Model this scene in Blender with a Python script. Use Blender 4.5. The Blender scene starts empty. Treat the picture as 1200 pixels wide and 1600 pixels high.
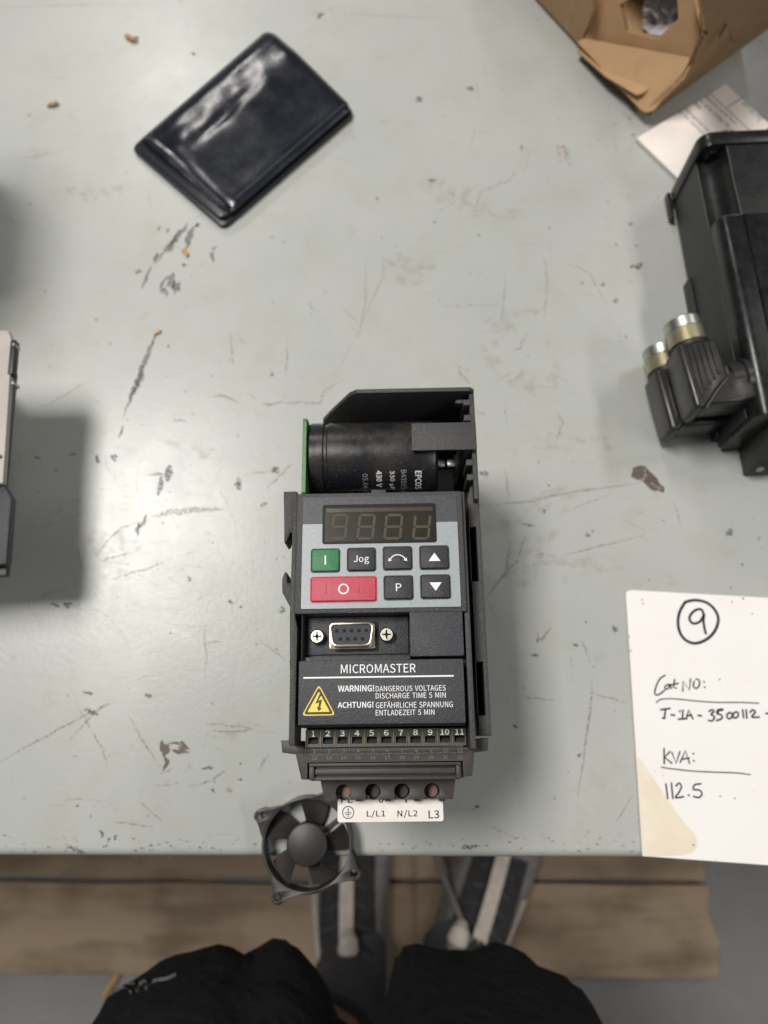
import bpy, bmesh, math, random
from mathutils import Vector, Matrix
from mathutils.geometry import tessellate_polygon
R = math.radians
random.seed(7)
scn = bpy.context.scene
col = scn.collection

# ------------------------------------------------------------------ camera
CAM_H, F_PX = 0.42, 1150.0
CR = Matrix.Rotation(R(1.2), 3, 'Y') @ Matrix.Rotation(R(17), 3, 'X')
cd = bpy.data.cameras.new('camera')
cam = bpy.data.objects.new('camera', cd); col.objects.link(cam)
cam.matrix_world = Matrix.Translation((0, 0, CAM_H)) @ CR.to_4x4()
cd.sensor_fit = 'VERTICAL'; cd.sensor_height = 9.8; cd.sensor_width = 7.35
cd.lens = 9.8*F_PX/1600
cd.clip_start = 0.01; cd.clip_end = 60
cd.dof.use_dof = True; cd.dof.focus_distance = 0.292; cd.dof.aperture_fstop = cd.lens/3.3
scn.camera = cam

def P(x, y, z=0.0):
    """point of the place, at height z, that the photograph shows at x, y"""
    d = CR @ Vector((x-600, -(y-800), -F_PX))
    return Vector((0, 0, CAM_H)) + d*((z-CAM_H)/d.z)

# ------------------------------------------------------------------ world, lamps, exposure
w = bpy.data.worlds.new('World'); scn.world = w; w.use_nodes = True
w.node_tree.nodes['Background'].inputs[0].default_value = (0.93, 0.96, 1.0, 1)
w.node_tree.nodes['Background'].inputs[1].default_value = 0.14
scn.view_settings.view_transform = 'Standard'; scn.view_settings.look = 'None'
scn.view_settings.exposure = 0.0; scn.view_settings.gamma = 1.0
def tube_lamp(loc, power, sx, sy, colr):
    l = bpy.data.lights.new('ceiling_lamp', 'AREA'); l.shape = 'RECTANGLE'; l.size = sx; l.size_y = sy
    l.energy = power; l.color = colr
    o = bpy.data.objects.new('ceiling_lamp', l); col.objects.link(o); o.location = loc
WARM = (1.0, 0.965, 0.915)
tube_lamp((-0.80, 0.50, 2.35), 62, 0.52, 0.88, WARM)
tube_lamp((-0.90, 3.2, 2.35), 34, 0.26, 1.2, WARM)
tube_lamp((1.65, 1.35, 2.35), 15, 0.26, 1.2, WARM)
tube_lamp((1.75, -0.7, 2.35), 17, 0.26, 1.2, WARM)

# ------------------------------------------------------------------ materials
def N(nt, typ, **kw):
    n = nt.nodes.new(typ)
    for k, v in kw.items(): setattr(n, k, v)
    return n
def mat(name, c, rough=0.5, metal=0.0, tint=None, nscale=40, namt=0.5, bump=None, coat=0.0, rvar=0.0, spec=0.5, specks=None, detail=5):
    m = bpy.data.materials.new(name); m.use_nodes = True
    nt = m.node_tree; b = nt.nodes['Principled BSDF']
    b.inputs['Base Color'].default_value = (*c, 1); b.inputs['Roughness'].default_value = rough
    b.inputs['Metallic'].default_value = metal; b.inputs['Coat Weight'].default_value = coat
    b.inputs['Specular IOR Level'].default_value = spec
    tc = N(nt, 'ShaderNodeTexCoord'); src = tc.outputs['Object']
    out = None
    if tint:
        n = N(nt, 'ShaderNodeTexNoise'); n.inputs['Scale'].default_value = nscale; n.inputs['Detail'].default_value = detail
        n.inputs['Roughness'].default_value = 0.65
        nt.links.new(src, n.inputs['Vector'])
        r = N(nt, 'ShaderNodeValToRGB'); r.color_ramp.elements[0].position = 0.5-0.25*namt-0.02; r.color_ramp.elements[1].position = 0.5+0.25*namt+0.02
        r.color_ramp.elements[0].color = (*c, 1); r.color_ramp.elements[1].color = (*tint, 1)
        nt.links.new(n.outputs['Fac'], r.inputs[0]); out = r.outputs[0]
        if rvar:
            mr = N(nt, 'ShaderNodeMapRange'); mr.inputs[3].default_value = rough-rvar; mr.inputs[4].default_value = rough+rvar
            mr.inputs[1].default_value = .3; mr.inputs[2].default_value = .7
            nt.links.new(n.outputs['Fac'], mr.inputs[0]); nt.links.new(mr.outputs[0], b.inputs['Roughness'])
    if specks:                                  # (scale, threshold, colour): dust and chips
        n = N(nt, 'ShaderNodeTexNoise'); n.inputs['Scale'].default_value = specks[0]; n.inputs['Detail'].default_value = 2
        nt.links.new(src, n.inputs['Vector'])
        r = N(nt, 'ShaderNodeValToRGB'); r.color_ramp.elements[0].position = specks[1]; r.color_ramp.elements[1].position = specks[1]+0.05
        nt.links.new(n.outputs['Fac'], r.inputs[0])
        mx = N(nt, 'ShaderNodeMix', data_type='RGBA')
        nt.links.new(r.outputs[0], mx.inputs[0])
        if out: nt.links.new(out, mx.inputs[6])
        else: mx.inputs[6].default_value = (*c, 1)
        mx.inputs[7].default_value = (*specks[2], 1); out = mx.outputs[2]
    if out: nt.links.new(out, b.inputs['Base Color'])
    if bump:
        n = N(nt, 'ShaderNodeTexNoise'); n.inputs['Scale'].default_value = bump[0]; n.inputs['Detail'].default_value = 3
        nt.links.new(src, n.inputs['Vector'])
        bp = N(nt, 'ShaderNodeBump'); bp.inputs['Strength'].default_value = bump[1]; bp.inputs['Distance'].default_value = bump[2] if len(bump) > 2 else 0.0005
        nt.links.new(n.outputs['Fac'], bp.inputs['Height']); nt.links.new(bp.outputs[0], b.inputs['Normal'])
    return m

def stain_mat(name, c, amount=0.75, scale=300, lo=0.35):
    m = bpy.data.materials.new(name); m.use_nodes = True
    nt = m.node_tree; b = nt.nodes['Principled BSDF']
    b.inputs['Base Color'].default_value = (*c, 1); b.inputs['Roughness'].default_value = 0.6
    tc = N(nt, 'ShaderNodeTexCoord'); n = N(nt, 'ShaderNodeTexNoise'); n.inputs['Scale'].default_value = scale; n.inputs['Detail'].default_value = 4
    nt.links.new(tc.outputs['Object'], n.inputs['Vector'])
    mr = N(nt, 'ShaderNodeMapRange'); mr.inputs[1].default_value = lo; mr.inputs[2].default_value = lo+.2; mr.inputs[3].default_value = 0; mr.inputs[4].default_value = amount
    nt.links.new(n.outputs['Fac'], mr.inputs[0]); nt.links.new(mr.outputs[0], b.inputs['Alpha'])
    return m

M = {}
M['plastic'] = mat('dark_plastic', (0.026, 0.026, 0.027), 0.46, spec=.4, tint=(0.062, 0.061, 0.060), nscale=1300, namt=0.9, bump=(1700, 0.8, 0.0004), specks=(900, 0.71, (0.20, 0.19, 0.17)))
M['plastic_face'] = mat('panel_plastic', (0.022, 0.023, 0.028), 0.45, spec=.4, tint=(0.062, 0.063, 0.072), nscale=1400, namt=0.9, bump=(1700, 0.8, 0.0004))
M['plastic_warm'] = mat('brown_grey_plastic', (0.030, 0.026, 0.024), 0.5, spec=.4, tint=(0.052, 0.046, 0.042), nscale=900, namt=0.9, bump=(2200, 0.25, 0.0002), specks=(700, 0.74, (0.16, 0.14, 0.12)))
M['plastic_black'] = mat('black_plastic', (0.012, 0.012, 0.013), 0.5)
M['silver'] = mat('silver_membrane', (0.255, 0.285, 0.305), 0.42, tint=(0.325, 0.355, 0.375), nscale=1500, bump=(3500, 0.2, 0.0001))
M['membrane_dark'] = mat('dark_membrane', (0.022, 0.023, 0.030), 0.45, spec=.4, tint=(0.070, 0.071, 0.082), nscale=1400, namt=0.8, bump=(3500, 0.2, 0.0001))
M['key_black'] = mat('black_key', (0.009, 0.009, 0.012), 0.42, spec=.35, tint=(0.034, 0.034, 0.040), nscale=1500, namt=0.8, bump=(1800, 0.7, 0.0003))
M['key_green'] = mat('green_key', (0.022, 0.145, 0.052), 0.42, tint=(0.03, 0.19, 0.075), nscale=1500, bump=(1800, 0.6, 0.0003), spec=.35)
M['key_red'] = mat('red_key', (0.40, 0.042, 0.070), 0.42, tint=(0.52, 0.075, 0.105), nscale=1500, bump=(1800, 0.6, 0.0003), spec=.35)
M['white_print'] = mat('white_print', (0.80, 0.80, 0.80), 0.5)
M['grey_print'] = mat('grey_print', (0.30, 0.29, 0.27), 0.6)
M['engraved_glint'] = mat('painted_relief', (0.15, 0.138, 0.125), 0.55)  # lighter colour paints the lit edges of engraved numerals and dashes
M['yellow'] = mat('warning_yellow', (0.78, 0.60, 0.045), 0.45)
M['display'] = mat('smoked_window', (0.016, 0.014, 0.009), 0.25, spec=.3, tint=(0.024, 0.021, 0.015), nscale=90, specks=(1500, 0.72, (0.08, 0.075, 0.06)))
M['display_edge'] = mat('window_edge', (0.007, 0.007, 0.008), 0.5, spec=.2)
M['segment'] = mat('unlit_segment', (0.066, 0.050, 0.030), 0.5, spec=.25)
M['segment_dark'] = mat('segment_bar', (0.012, 0.011, 0.009), 0.35)
M['nickel'] = mat('nickel_shell', (0.62, 0.56, 0.44), 0.28, 1.0, tint=(0.45, 0.40, 0.30), nscale=500, bump=(1200, .2, .0002))
M['screw'] = mat('steel_screw', (0.46, 0.43, 0.37), 0.32, 1.0, tint=(0.30, 0.28, 0.24), nscale=600)
M['insert'] = mat('connector_insert', (0.018, 0.020, 0.028), 0.5, spec=.3, tint=(0.030, 0.032, 0.042), nscale=900)
M['hole'] = mat('hole_shade', (0.004, 0.004, 0.004), 0.8)  # near-black colour standing in for the shade inside holes and recesses
M['pcb'] = mat('circuit_board', (0.045, 0.155, 0.050), 0.45, tint=(0.075, 0.21, 0.075), nscale=200)
M['solder'] = mat('solder', (0.75, 0.74, 0.72), 0.3, 1.0)
M['sleeve'] = mat('capacitor_sleeve', (0.009, 0.010, 0.015), 0.25, tint=(0.030, 0.026, 0.022), nscale=45, namt=0.5, rvar=0.10, bump=(500, .1, .0003), specks=(1300, 0.68, (0.17, 0.145, 0.11)))
M['term_green'] = mat('terminal_plastic', (0.048, 0.050, 0.042), 0.5, tint=(0.065, 0.066, 0.055), nscale=900)
M['brass_line'] = mat('terminal_seam', (0.17, 0.135, 0.075), 0.5)
M['copper'] = mat('copper_screw', (0.20, 0.125, 0.09), 0.45, 0.4, tint=(0.13, 0.08, 0.06), nscale=300)
M['label_white'] = mat('label_white', (0.80, 0.76, 0.72), 0.5, tint=(0.74, 0.69, 0.64), nscale=150)
M['ink'] = mat('black_ink', (0.015, 0.015, 0.018), 0.5)
M['marker'] = mat('marker_ink', (0.012, 0.013, 0.022), 0.45)
M['fan'] = mat('fan_plastic', (0.018, 0.017, 0.017), 0.42, spec=.35, tint=(0.028, 0.025, 0.024), nscale=120, namt=0.8, bump=(900, 0.15, 0.0002), specks=(700, .74, (.09, .08, .07)))
M['fan_blade'] = mat('fan_blade_plastic', (0.022, 0.020, 0.020), 0.5, spec=.35, tint=(0.042, 0.036, 0.033), nscale=110, namt=0.9, specks=(800, .72, (.12, .1, .085)))
M['card'] = mat('white_card', (0.86, 0.83, 0.82), 0.45, tint=(0.80, 0.765, 0.745), nscale=22, namt=1.2, specks=(420, 0.74, (0.5, 0.43, 0.34)))
M['card_worn'] = mat('worn_card', (0.68, 0.585, 0.43), 0.6, tint=(0.84, 0.77, 0.66), nscale=45, namt=1.6)
M['cardboard'] = mat('cardboard', (0.37, 0.222, 0.105), 0.75, tint=(0.45, 0.285, 0.15), nscale=90, namt=1.2, bump=(500, .15, .0005), specks=(260, .70, (.33, .20, .10)))
M['cardboard_edge'] = mat('cardboard_edge', (0.20, 0.115, 0.055), 0.85, tint=(0.40, 0.25, 0.13), nscale=500, namt=0.8)
M['paper'] = mat('printed_sheet', (0.82, 0.76, 0.72), 0.6, tint=(0.74, 0.67, 0.62), nscale=40)
M['tissue'] = mat('crumpled_paper', (0.50, 0.46, 0.47), 0.7)
M['leather'] = mat('navy_leather', (0.0045, 0.0062, 0.012), 0.24, tint=(0.007, 0.009, 0.015), nscale=60, rvar=0.06, bump=(500, .2, .0004))
M['leather_in'] = mat('leather_edge', (0.006, 0.008, 0.014), 0.35, bump=(900, .2, .0004))
M['thread'] = mat('thread', (0.10, 0.105, 0.12), 0.5)
M['motor'] = mat('black_motor_paint', (0.0055, 0.0055, 0.006), 0.30, spec=.38, tint=(0.010, 0.010, 0.010), nscale=120, rvar=0.07, bump=(600, .1, .0004), specks=(420, .755, (.12, .115, .11)))
M['motor_side'] = mat('matte_motor_side', (0.020, 0.020, 0.021), 0.55, tint=(0.026, 0.026, 0.026), nscale=60, bump=(900, .1, .0003))
M['scratch_glint'] = mat('scratch_and_glint', (0.13, 0.12, 0.105), 0.45, 0.2)  # bare scratches, and the highlight painted along the connector mitre
M['plug'] = mat('connector_body', (0.016, 0.0155, 0.016), 0.32, spec=.42, tint=(0.028, 0.027, 0.027), nscale=150, rvar=.06, bump=(700, .12, .0003), specks=(600, .735, (.16, .14, .12)))
M['brass'] = mat('brass_thread', (0.80, 0.79, 0.74), 0.34, 1.0, tint=(0.78, 0.74, 0.62), nscale=90)
M['zinc'] = mat('zinc_rim', (0.55, 0.54, 0.49), 0.35, 1.0, tint=(0.42, 0.42, 0.38), nscale=100)
M['plate_grey'] = mat('grey_plate', (0.42, 0.385, 0.365), 0.5, tint=(0.36, 0.33, 0.315), nscale=60)
M['shorts'] = mat('black_knit', (0.005, 0.005, 0.0058), 0.85, tint=(0.009, 0.009, 0.010), nscale=160, bump=(38, .6, .012), spec=0.2)
M['logo'] = mat('grey_script', (0.11, 0.11, 0.115), 0.8)
M['skin'] = mat('skin', (0.40, 0.215, 0.15), 0.5, tint=(0.34, 0.17, 0.115), nscale=30, bump=(500, .1, .0006))
M['sock'] = mat('grey_sock', (0.060, 0.060, 0.066), 0.9, tint=(0.085, 0.084, 0.09), nscale=250, bump=(700, .4, .001))
M['shoe'] = mat('charcoal_mesh', (0.14, 0.13, 0.126), 0.85, tint=(0.30, 0.28, 0.268), nscale=70, namt=1.0, bump=(500, .4, .001))
M['shoe_dark'] = mat('black_mesh', (0.022, 0.021, 0.023), 0.85, tint=(0.04, 0.038, 0.038), nscale=80)
M['sole'] = mat('grey_sole', (0.20, 0.185, 0.175), 0.7, tint=(0.14, 0.13, 0.12), nscale=50)
M['cream'] = mat('cream_trim', (0.66, 0.59, 0.51), 0.7, tint=(0.52, 0.46, 0.40), nscale=80)
M['chip'] = mat('wood_chip', (0.42, 0.27, 0.13), 0.8, tint=(0.30, 0.18, 0.08), nscale=300)
M['orange'] = mat('orange_fleck', (0.62, 0.33, 0.10), 0.7)
M['gravel'] = mat('debris', (0.45, 0.44, 0.42), 0.7)
S_BROWN = stain_mat('brown_stain', (0.115, 0.088, 0.07), 0.85, 260, 0.28)
S_DARK = stain_mat('dark_scuff', (0.075, 0.070, 0.060), 0.66, 900, 0.36)
S_FAINT = stain_mat('faint_scratch', (0.20, 0.175, 0.13), 0.40, 700, 0.38)
S_LIGHT = stain_mat('light_scratch', (0.62, 0.61, 0.55), 0.30, 500, 0.42)
S_RUST = stain_mat('rust_smear', (0.30, 0.215, 0.13), 0.13, 160, 0.44)
S_PINK = stain_mat('pink_smear', (0.36, 0.22, 0.21), 0.28, 300, 0.42)

def table_mat():
    m = bpy.data.materials.new('worn_grey_green_paint'); m.use_nodes = True
    nt = m.node_tree; b = nt.nodes['Principled BSDF']; L = nt.links.new
    tc = N(nt, 'ShaderNodeTexCoord'); src = tc.outputs['Object']
    def noise(scale, detail=5, rough=.6, vec=None):
        n = N(nt, 'ShaderNodeTexNoise'); n.inputs['Scale'].default_value = scale; n.inputs['Detail'].default_value = detail; n.inputs['Roughness'].default_value = rough
        L(vec or src, n.inputs['Vector']); return n.outputs['Fac']
    def ramp(f, a, c, v0=0.0, v1=1.0):
        r = N(nt, 'ShaderNodeMapRange'); r.inputs[1].default_value = a; r.inputs[2].default_value = c; r.inputs[3].default_value = v0; r.inputs[4].default_value = v1
        L(f, r.inputs[0]); return r.outputs[0]
    def mix(f, a, c):
        x = N(nt, 'ShaderNodeMix', data_type='RGBA'); L(f, x.inputs[0])
        if isinstance(a, tuple): x.inputs[6].default_value = (*a, 1)
        else: L(a, x.inputs[6])
        x.inputs[7].default_value = (*c, 1); return x.outputs[2]
    c = mix(ramp(noise(7), .35, .68), (0.375, 0.390, 0.374), (0.420, 0.429, 0.406))
    c = mix(ramp(noise(26, 6, .7), .52, .78, 0, .55), c, (0.36, 0.335, 0.255))       # yellowed smears
    c = mix(ramp(noise(75, 4, .7), .60, .80, 0, .5), c, (0.30, 0.285, 0.235))
    def lines(rot, sx, sy, scale, a, bb, amt):
        mp = N(nt, 'ShaderNodeMapping'); mp.inputs['Rotation'].default_value = (0, 0, R(rot)); mp.inputs['Scale'].default_value = (sx, sy, 1)
        ds = N(nt, 'ShaderNodeTexNoise'); ds.inputs['Scale'].default_value = 5; L(src, ds.inputs['Vector'])
        va = N(nt, 'ShaderNodeVectorMath', operation='MULTIPLY_ADD'); L(ds.outputs['Color'], va.inputs[0]); va.inputs[1].default_value = (.04, .04, 0); L(src, va.inputs[2])
        L(va.outputs[0], mp.inputs['Vector'])
        return ramp(noise(scale, 2, .5, mp.outputs[0]), a, bb, 0, amt)
    l1 = lines(12, 1, 14, 26, .70, .75, .28); l2 = lines(-68, 1, 18, 24, .71, .76, .28); l3 = lines(55, 1, 16, 22, .72, .76, .25)
    for l in (l1, l2, l3): c = mix(l, c, (0.25, 0.225, 0.17))
    c = mix(ramp(noise(240, 2, .5), .735, .76, 0, .6), c, (0.13, 0.115, 0.09))       # specks
    L(c, b.inputs['Base Color'])
    L(ramp(noise(20, 5, .7), .3, .7, .285, .37), b.inputs['Roughness'])
    b.inputs['Specular IOR Level'].default_value = 0.5
    f1 = lines(17, 1, 40, 70, .68, .8, .7); f2 = lines(-80, 1, 40, 70, .68, .8, .7); f3 = lines(48, 1, 40, 70, .68, .8, .7)
    s = None
    vo = N(nt, 'ShaderNodeTexVoronoi', feature='DISTANCE_TO_EDGE'); vo.inputs['Scale'].default_value = 230
    dv = N(nt, 'ShaderNodeTexNoise'); dv.inputs['Scale'].default_value = 60; dv.inputs['Detail'].default_value = 4; L(src, dv.inputs['Vector'])
    dm = N(nt, 'ShaderNodeVectorMath', operation='MULTIPLY_ADD'); L(dv.outputs['Color'], dm.inputs[0]); dm.inputs[1].default_value = (.012, .012, 0); L(src, dm.inputs[2]); L(dm.outputs[0], vo.inputs['Vector'])
    cm_ = N(nt, 'ShaderNodeMath', operation='MULTIPLY'); L(ramp(vo.outputs['Distance'], 0, .10, -.55, 0), cm_.inputs[0]); L(ramp(noise(9, 4, .6), .42, .60), cm_.inputs[1]); crack = cm_.outputs[0]
    for f in (crack, f1, f2, f3, noise(300, 3, .6), noise(60, 3, .5)):
        if s is None: s = f
        else:
            a = N(nt, 'ShaderNodeMath', operation='ADD'); L(s, a.inputs[0]); L(f, a.inputs[1]); s = a.outputs[0]
    bp = N(nt, 'ShaderNodeBump'); bp.inputs['Strength'].default_value = 0.20; bp.inputs['Distance'].default_value = 0.0002
    L(s, bp.inputs['Height']); L(bp.outputs[0], b.inputs['Normal'])
    return m
M['table'] = table_mat()

def wood_mat(name, c1, c2, ax):
    m = bpy.data.materials.new(name); m.use_nodes = True
    nt = m.node_tree; b = nt.nodes['Principled BSDF']; L = nt.links.new
    tc = N(nt, 'ShaderNodeTexCoord'); mp = N(nt, 'ShaderNodeMapping'); mp.inputs['Scale'].default_value = (3.5, 22, 20) if ax == 0 else (40, 2.5, 20)
    L(tc.outputs['Object'], mp.inputs['Vector'])
    n = N(nt, 'ShaderNodeTexNoise'); n.inputs['Scale'].default_value = 1.6; n.inputs['Detail'].default_value = 6; L(mp.outputs[0], n.inputs['Vector'])
    n2 = N(nt, 'ShaderNodeTexNoise'); n2.inputs['Scale'].default_value = 14; n2.inputs['Detail'].default_value = 4; L(tc.outputs['Object'], n2.inputs['Vector'])
    ad = N(nt, 'ShaderNodeMath', operation='MULTIPLY_ADD'); L(n2.outputs['Fac'], ad.inputs[0]); ad.inputs[1].default_value = .8; L(n.outputs['Fac'], ad.inputs[2])
    r = N(nt, 'ShaderNodeValToRGB'); r.color_ramp.elements[0].position = .68; r.color_ramp.elements[1].position = 1.1
    r.color_ramp.elements[0].color = (*c1, 1); r.color_ramp.elements[1].color = (*c2, 1)
    L(ad.outputs[0], r.inputs[0]); L(r.outputs[0], b.inputs['Base Color']); b.inputs['Roughness'].default_value = .8
    bp = N(nt, 'ShaderNodeBump'); bp.inputs['Strength'].default_value = .4; bp.inputs['Distance'].default_value = .002
    L(n.outputs['Fac'], bp.inputs['Height']); L(bp.outputs[0], b.inputs['Normal'])
    return m
M['plank'] = wood_mat('dirty_plank', (0.17, 0.122, 0.080), (0.32, 0.24, 0.165), 0)
M['concrete'] = mat('concrete_floor', (0.15, 0.147, 0.145), 0.7, tint=(0.23, 0.226, 0.22), nscale=9, namt=1.2, bump=(120, .3, .001), specks=(90, .72, (.12, .11, .1)), detail=8)

# ------------------------------------------------------------------ mesh helpers
class MB:
    def __init__(s, sc=1.0): s.v = []; s.f = []; s.sc = sc
    def add(s, vs, fs):
        o = len(s.v); s.v += [Vector(v)*s.sc for v in vs]; s.f += [[i+o for i in f] for f in fs]; return s
    def box(s, x0, x1, y0, y1, z0, z1):
        if x0 > x1: x0, x1 = x1, x0
        if y0 > y1: y0, y1 = y1, y0
        return s.add([(x, y, z) for z in (z0, z1) for y in (y0, y1) for x in (x0, x1)],
                     [(0, 2, 3, 1), (4, 5, 7, 6), (0, 1, 5, 4), (2, 6, 7, 3), (0, 4, 6, 2), (1, 3, 7, 5)])
    def prism(s, poly, z0, z1, f=None, top=None):
        """poly (x, y) CCW, between heights z0 and z1; f maps (x, y, z) to a point; top: other outline for z1"""
        f = f or (lambda x, y, z: (x, y, z)); n = len(poly); top = top or poly
        vs = [f(x, y, z0) for x, y in poly]+[f(x, y, z1) for x, y in top]
        fs = [list(range(n))[::-1], list(range(n, 2*n))]+[(i, (i+1) % n, n+(i+1) % n, n+i) for i in range(n)]
        return s.add(vs, fs)
    def plate(s, outer, holes, z0, z1, f=None):
        f = f or (lambda x, y, z: (x, y, z))
        loops = [outer]+holes
        tri = tessellate_polygon([[Vector((x, y, 0)) for x, y in l] for l in loops])
        flat = [p for l in loops for p in l]; n = len(flat)
        vs = [f(x, y, z0) for x, y in flat]+[f(x, y, z1) for x, y in flat]
        fs = []
        for t in tri:
            a, b_, c = [flat[i] for i in t]
            if (b_[0]-a[0])*(c[1]-a[1])-(b_[1]-a[1])*(c[0]-a[0]) < 0: t = t[::-1]
            fs.append([i+n for i in t]); fs.append(list(t)[::-1])
        o = 0
        for l in loops:
            m = len(l)
            for i in range(m):
                j = (i+1) % m; fs.append((o+i, o+j, n+o+j, n+o+i))
            o += m
        return s.add(vs, fs)
    def cyl(s, p0, p1, r0, r1=None, n=24, caps=True):
        return s.loft([(p0, r0), (p1, r0 if r1 is None else r1)], n, caps)
    def loft(s, rings, n=24, caps=True, up=None):
        """round rings [(centre, radius or (ra, rb))] joined along the way"""
        vs = []; fs = []
        cs = [Vector(c) for c, r in rings]
        for k, (c, r) in enumerate(rings):
            d = (cs[min(k+1, len(cs)-1)]-cs[max(k-1, 0)])
            if d.length < 1e-9: d = cs[-1]-cs[0]
            d.normalize()
            u = Vector(up) if up else (Vector((0, 0, 1)) if abs(d.z) < .9 else Vector((0, 1, 0)))
            a = u.cross(d).normalized(); b = d.cross(a)
            ra, rb = r if isinstance(r, tuple) else (r, r)
            vs += [cs[k]+a*ra*math.cos(2*math.pi*i/n)+b*rb*math.sin(2*math.pi*i/n) for i in range(n)]
        for k in range(len(rings)-1):
            for i in range(n):
                j = (i+1) % n; fs.append((k*n+i, k*n+j, (k+1)*n+j, (k+1)*n+i))
        if caps: fs += [list(range(n))[::-1], list(range((len(rings)-1)*n, len(rings)*n))]
        return s.add(vs, fs)
    def ribbon(s, pts, wd, taper=True, up=(0, 0, 1)):
        pts = [Vector(p) for p in pts]; n = len(pts); vs = []; up = Vector(up)
        for i, p in enumerate(pts):
            d = (pts[min(i+1, n-1)]-pts[max(i-1, 0)]).normalized(); a = up.cross(d).normalized()
            k = wd/2*(1 if not taper else max(.15, math.sin(math.pi*(i+.4)/(n-.2))))
            vs += [p+a*k, p-a*k]
        return s.add(vs, [(2*i, 2*i+1, 2*i+3, 2*i+2) for i in range(n-1)])
    def build(s, name, m, parent=None, smooth=False, bevel=0, seg=2, angle=35):
        me = bpy.data.meshes.new(name); me.from_pydata([tuple(v) for v in s.v], [], s.f)
        bm = bmesh.new(); bm.from_mesh(me)
        bmesh.ops.recalc_face_normals(bm, faces=bm.faces)
        if bevel:
            es = [e for e in bm.edges if len(e.link_faces) == 2 and e.calc_face_angle(0) > R(angle)]
            bmesh.ops.bevel(bm, geom=es, offset=bevel*s.sc, segments=seg, profile=.5, affect='EDGES', clamp_overlap=True)
        if smooth or bevel:
            for f in bm.faces: f.smooth = True
            for e in bm.edges:
                if len(e.link_faces) == 2 and e.calc_face_angle(0) > R(30): e.smooth = False
        bm.to_mesh(me); bm.free()
        return link(name, me, m, parent)
def link(name, me, m, parent=None):
    o = bpy.data.objects.new(name, me); col.objects.link(o)
    if m: 
        me.materials.clear(); me.materials.append(m)
    if parent: o.parent = parent
    return o
def thing(name, label, cat, loc=(0, 0, 0), rz=0, group=None):
    o = bpy.data.objects.new(name, None); col.objects.link(o); o.location = loc; o.rotation_euler = (0, 0, rz)
    o.empty_display_size = .02
    return tag(o, label, cat, group)
def tag(o, label=None, cat=None, group=None, kind=None):
    if label: o['label'] = label
    if cat: o['category'] = cat
    if group: o['group'] = group
    if kind: o['kind'] = kind
    return o
def rrect(x0, x1, y0, y1, r, n=5):
    if x0 > x1: x0, x1 = x1, x0
    if y0 > y1: y0, y1 = y1, y0
    out = []
    for cx, cy, a in ((x1-r, y1-r, 0), (x0+r, y1-r, 90), (x0+r, y0+r, 180), (x1-r, y0+r, 270)):
        out += [(cx+r*math.cos(R(a+90*i/n)), cy+r*math.sin(R(a+90*i/n))) for i in range(n+1)]
    return out
def circ(cx, cy, r, n=24): return [(cx+r*math.cos(2*math.pi*i/n), cy+r*math.sin(2*math.pi*i/n)) for i in range(n)]
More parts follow.
